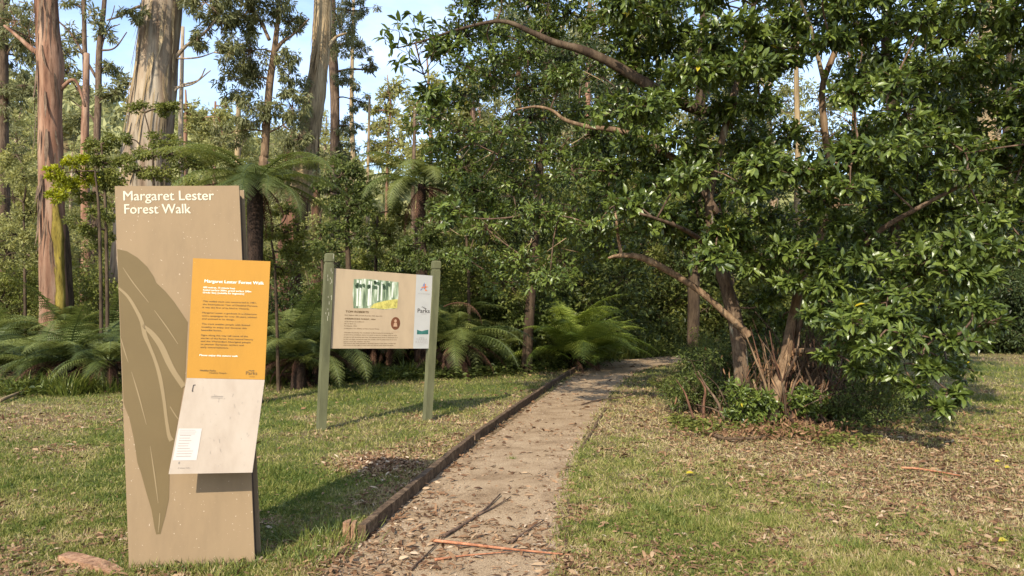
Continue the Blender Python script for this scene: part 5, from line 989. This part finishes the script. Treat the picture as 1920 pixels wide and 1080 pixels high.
# low bushes round the thicket
for (lb, u, v, w_, h_, key, n_, sz) in [
    ('fine-leaved green bush left of the stem thicket beside the path', 1325, 775, 1.05, .85, 'dark_leaf', 36, .045), ('low green bush nearest the path bend, left of the glossy tree trunk', 1282, 735, .8, .4, 'mid_leaf', 20, .045),
    ('yellowish green bush between the path bend and the leaning trunk', 1338, 706, 1.1, 1.1, 'mid_leaf', 34, .05), ('airy fine-leaved bush in the shade right of the stem thicket', 1630, 795, 1.25, .7, 'dark_leaf', 22, .045),
    ('small dark bush right of the stumps at the tree foot', 1585, 805, .5, .4, 'dark_leaf', 10, .045), ('broadleaf sucker with small glossy leaves at the foot of the leaning trunk', 1425, 765, .6, .95, 'laurel', 22, .06),
    ('broad-leaved sucker in front of the orange stem', 1400, 800, .6, .6, 'laurel', 16, .06), ('small sucker growing between the stumps', 1500, 795, .5, .8, 'laurel', 14, .06), ('dark bush behind the leaning trunk', 1370, 730, 1.3, 1.3, 'dark_leaf', 34, .06), ('dark bush behind the stem thicket, right', 1530, 740, 1.6, 1.5, 'dark_leaf', 40, .07), ('thin low bush under the right boughs', 1690, 765, .8, .4, 'dark_leaf', 14, .045)]:
    g = G(u, v); e = empty('bush', (float(g[0]), float(g[1]), 0)); tag(e, lb, 'bush'); l2 = MB(); t2 = MB()
    for k in range(n_):
        an = R.random() * 6.28; rr = w_ * .5 * R.random() ** .5; z = h_ * (.12 + .85 * R.random()) * (1 - .5 * (rr / (w_ * .5)) ** 2); c = g + np.array([math.cos(an) * rr, math.sin(an) * rr * .8, z])
        tube(t2, [g + [rr * .3 * math.cos(an), rr * .3 * math.sin(an), -.05], (g + c) / 2 + [0, 0, .05], c], [.008, .005, .003], 4, 3); clump(l2, t2, None, c, np.array([.16, .16, .11]) * (w_ + .4), 7, 20, T_DIA if key != 'laurel' else T_LAU, sz * 1.1, .42, .1, .5, .003)
    t2.build('stems', M['twig'], e, True); l2.build('foliage', M[key], e)
# leafy ground cover
def cover(label, spots, key, size, h=.08):
    mb = MB()
    for (u, v, ru, rv, n_) in spots:
        g = G(u + R.normal(size=n_) * ru * .5, v + R.normal(size=n_) * rv * .5); g[:, 2] = gh(g[:, 0], g[:, 1]) + R.random(n_) * h; inst(mb, T_LAU, g, np.column_stack([R.normal(size=(n_, 2)), .2 * R.random(n_)]), np.column_stack([R.normal(size=(n_, 2)) * .4, np.ones(n_)]), size * (.6 + .7 * R.random(n_)), size * .6, R.random(n_))
    return tag(mb.build('ground_cover', M[key]), label, 'ground cover', kind='stuff')
cover('low broad green leaves creeping at the foot of the bushes and stem thicket', [(1295, 800, 34, 12, 420), (1330, 808, 26, 14, 260), (1270, 790, 20, 8, 160), (1470, 812, 50, 10, 420), (1560, 830, 30, 12, 260), (1520, 815, 40, 10, 200), (1400, 800, 40, 12, 240), (1620, 830, 30, 14, 160)], 'mid_leaf', .06)
sp_ = [(u, v, 40, 7, 420) for u, v in [(560, 716), (620, 714), (680, 712), (740, 708), (800, 707), (860, 706), (920, 702), (980, 697), (1030, 690), (1080, 682)]]
cover('low dark green weeds along the foot of the thicket behind the board sign', sp_ + [(u, 668, 30, 3, 200) for u in range(1130, 1300, 40)] + [(u, v, 50, 8, 300) for u, v in [(20, 738), (90, 734), (150, 730), (210, 725)]], 'dark_leaf', .10, .22)
# strappy tussocks
for (u, v, hh, grp) in [(505, 720, .75, 0), (540, 712, .8, 0), (575, 716, .6, 0), (490, 700, .7, 0), (620, 712, .5, 0), (700, 708, .45, 1), (760, 706, .5, 1), (730, 712, .35, 1), (800, 704, .45, 1), (130, 740, .6, 2), (160, 735, .55, 2), (95, 738, .5, 2), (30, 740, .4, 2), (205, 735, .4, 2), (60, 735, .5, 2), (1170, 672, .9, 3), (1200, 671, 1.0, 3), (1145, 674, .7, 3), (1225, 669, .7, 3)]:
    g = G(u, v); nb = 150; mb = MB(); rr = R.normal(size=(nb, 2)) * .13; O = np.column_stack([g[0] + rr[:, 0], g[1] + rr[:, 1], np.zeros(nb) - .01])
    A = np.column_stack([rr * 3 + R.normal(size=(nb, 2)) * .3, np.ones(nb) * .9]); T2 = (np.array([[0, .5, 0], [0, -.5, 0], [.4, .5, .02], [.4, -.5, .02], [.75, .35, -.08], [.75, -.35, -.08], [.95, 0, -.28]]), [np.array([(4, 5, 6)]), np.array([(0, 1, 3, 2), (2, 3, 5, 4)])])
    N_ = np.column_stack([-A[:, 0], -A[:, 1], np.ones(nb)]); inst(mb, T2, O, A, N_, hh * (.5 + .6 * R.random(nb)), .016, np.clip(R.random(nb) * 1.1 - .1, 0, 1))
    w_ = ['between the pillar sign and the board sign', 'at the foot of the thicket behind the board sign', 'before the fern bank left of the pillar sign', 'at the far bend of the path'][grp]
    tag(mb.build('tussock', M['tuft'], loc=tuple(g)), 'strappy green tussock ' + w_, 'tussock', 'tussocks ' + w_)
print('verts', sum(len(o.data.vertices) for o in bpy.data.objects if o.type == 'MESH'))
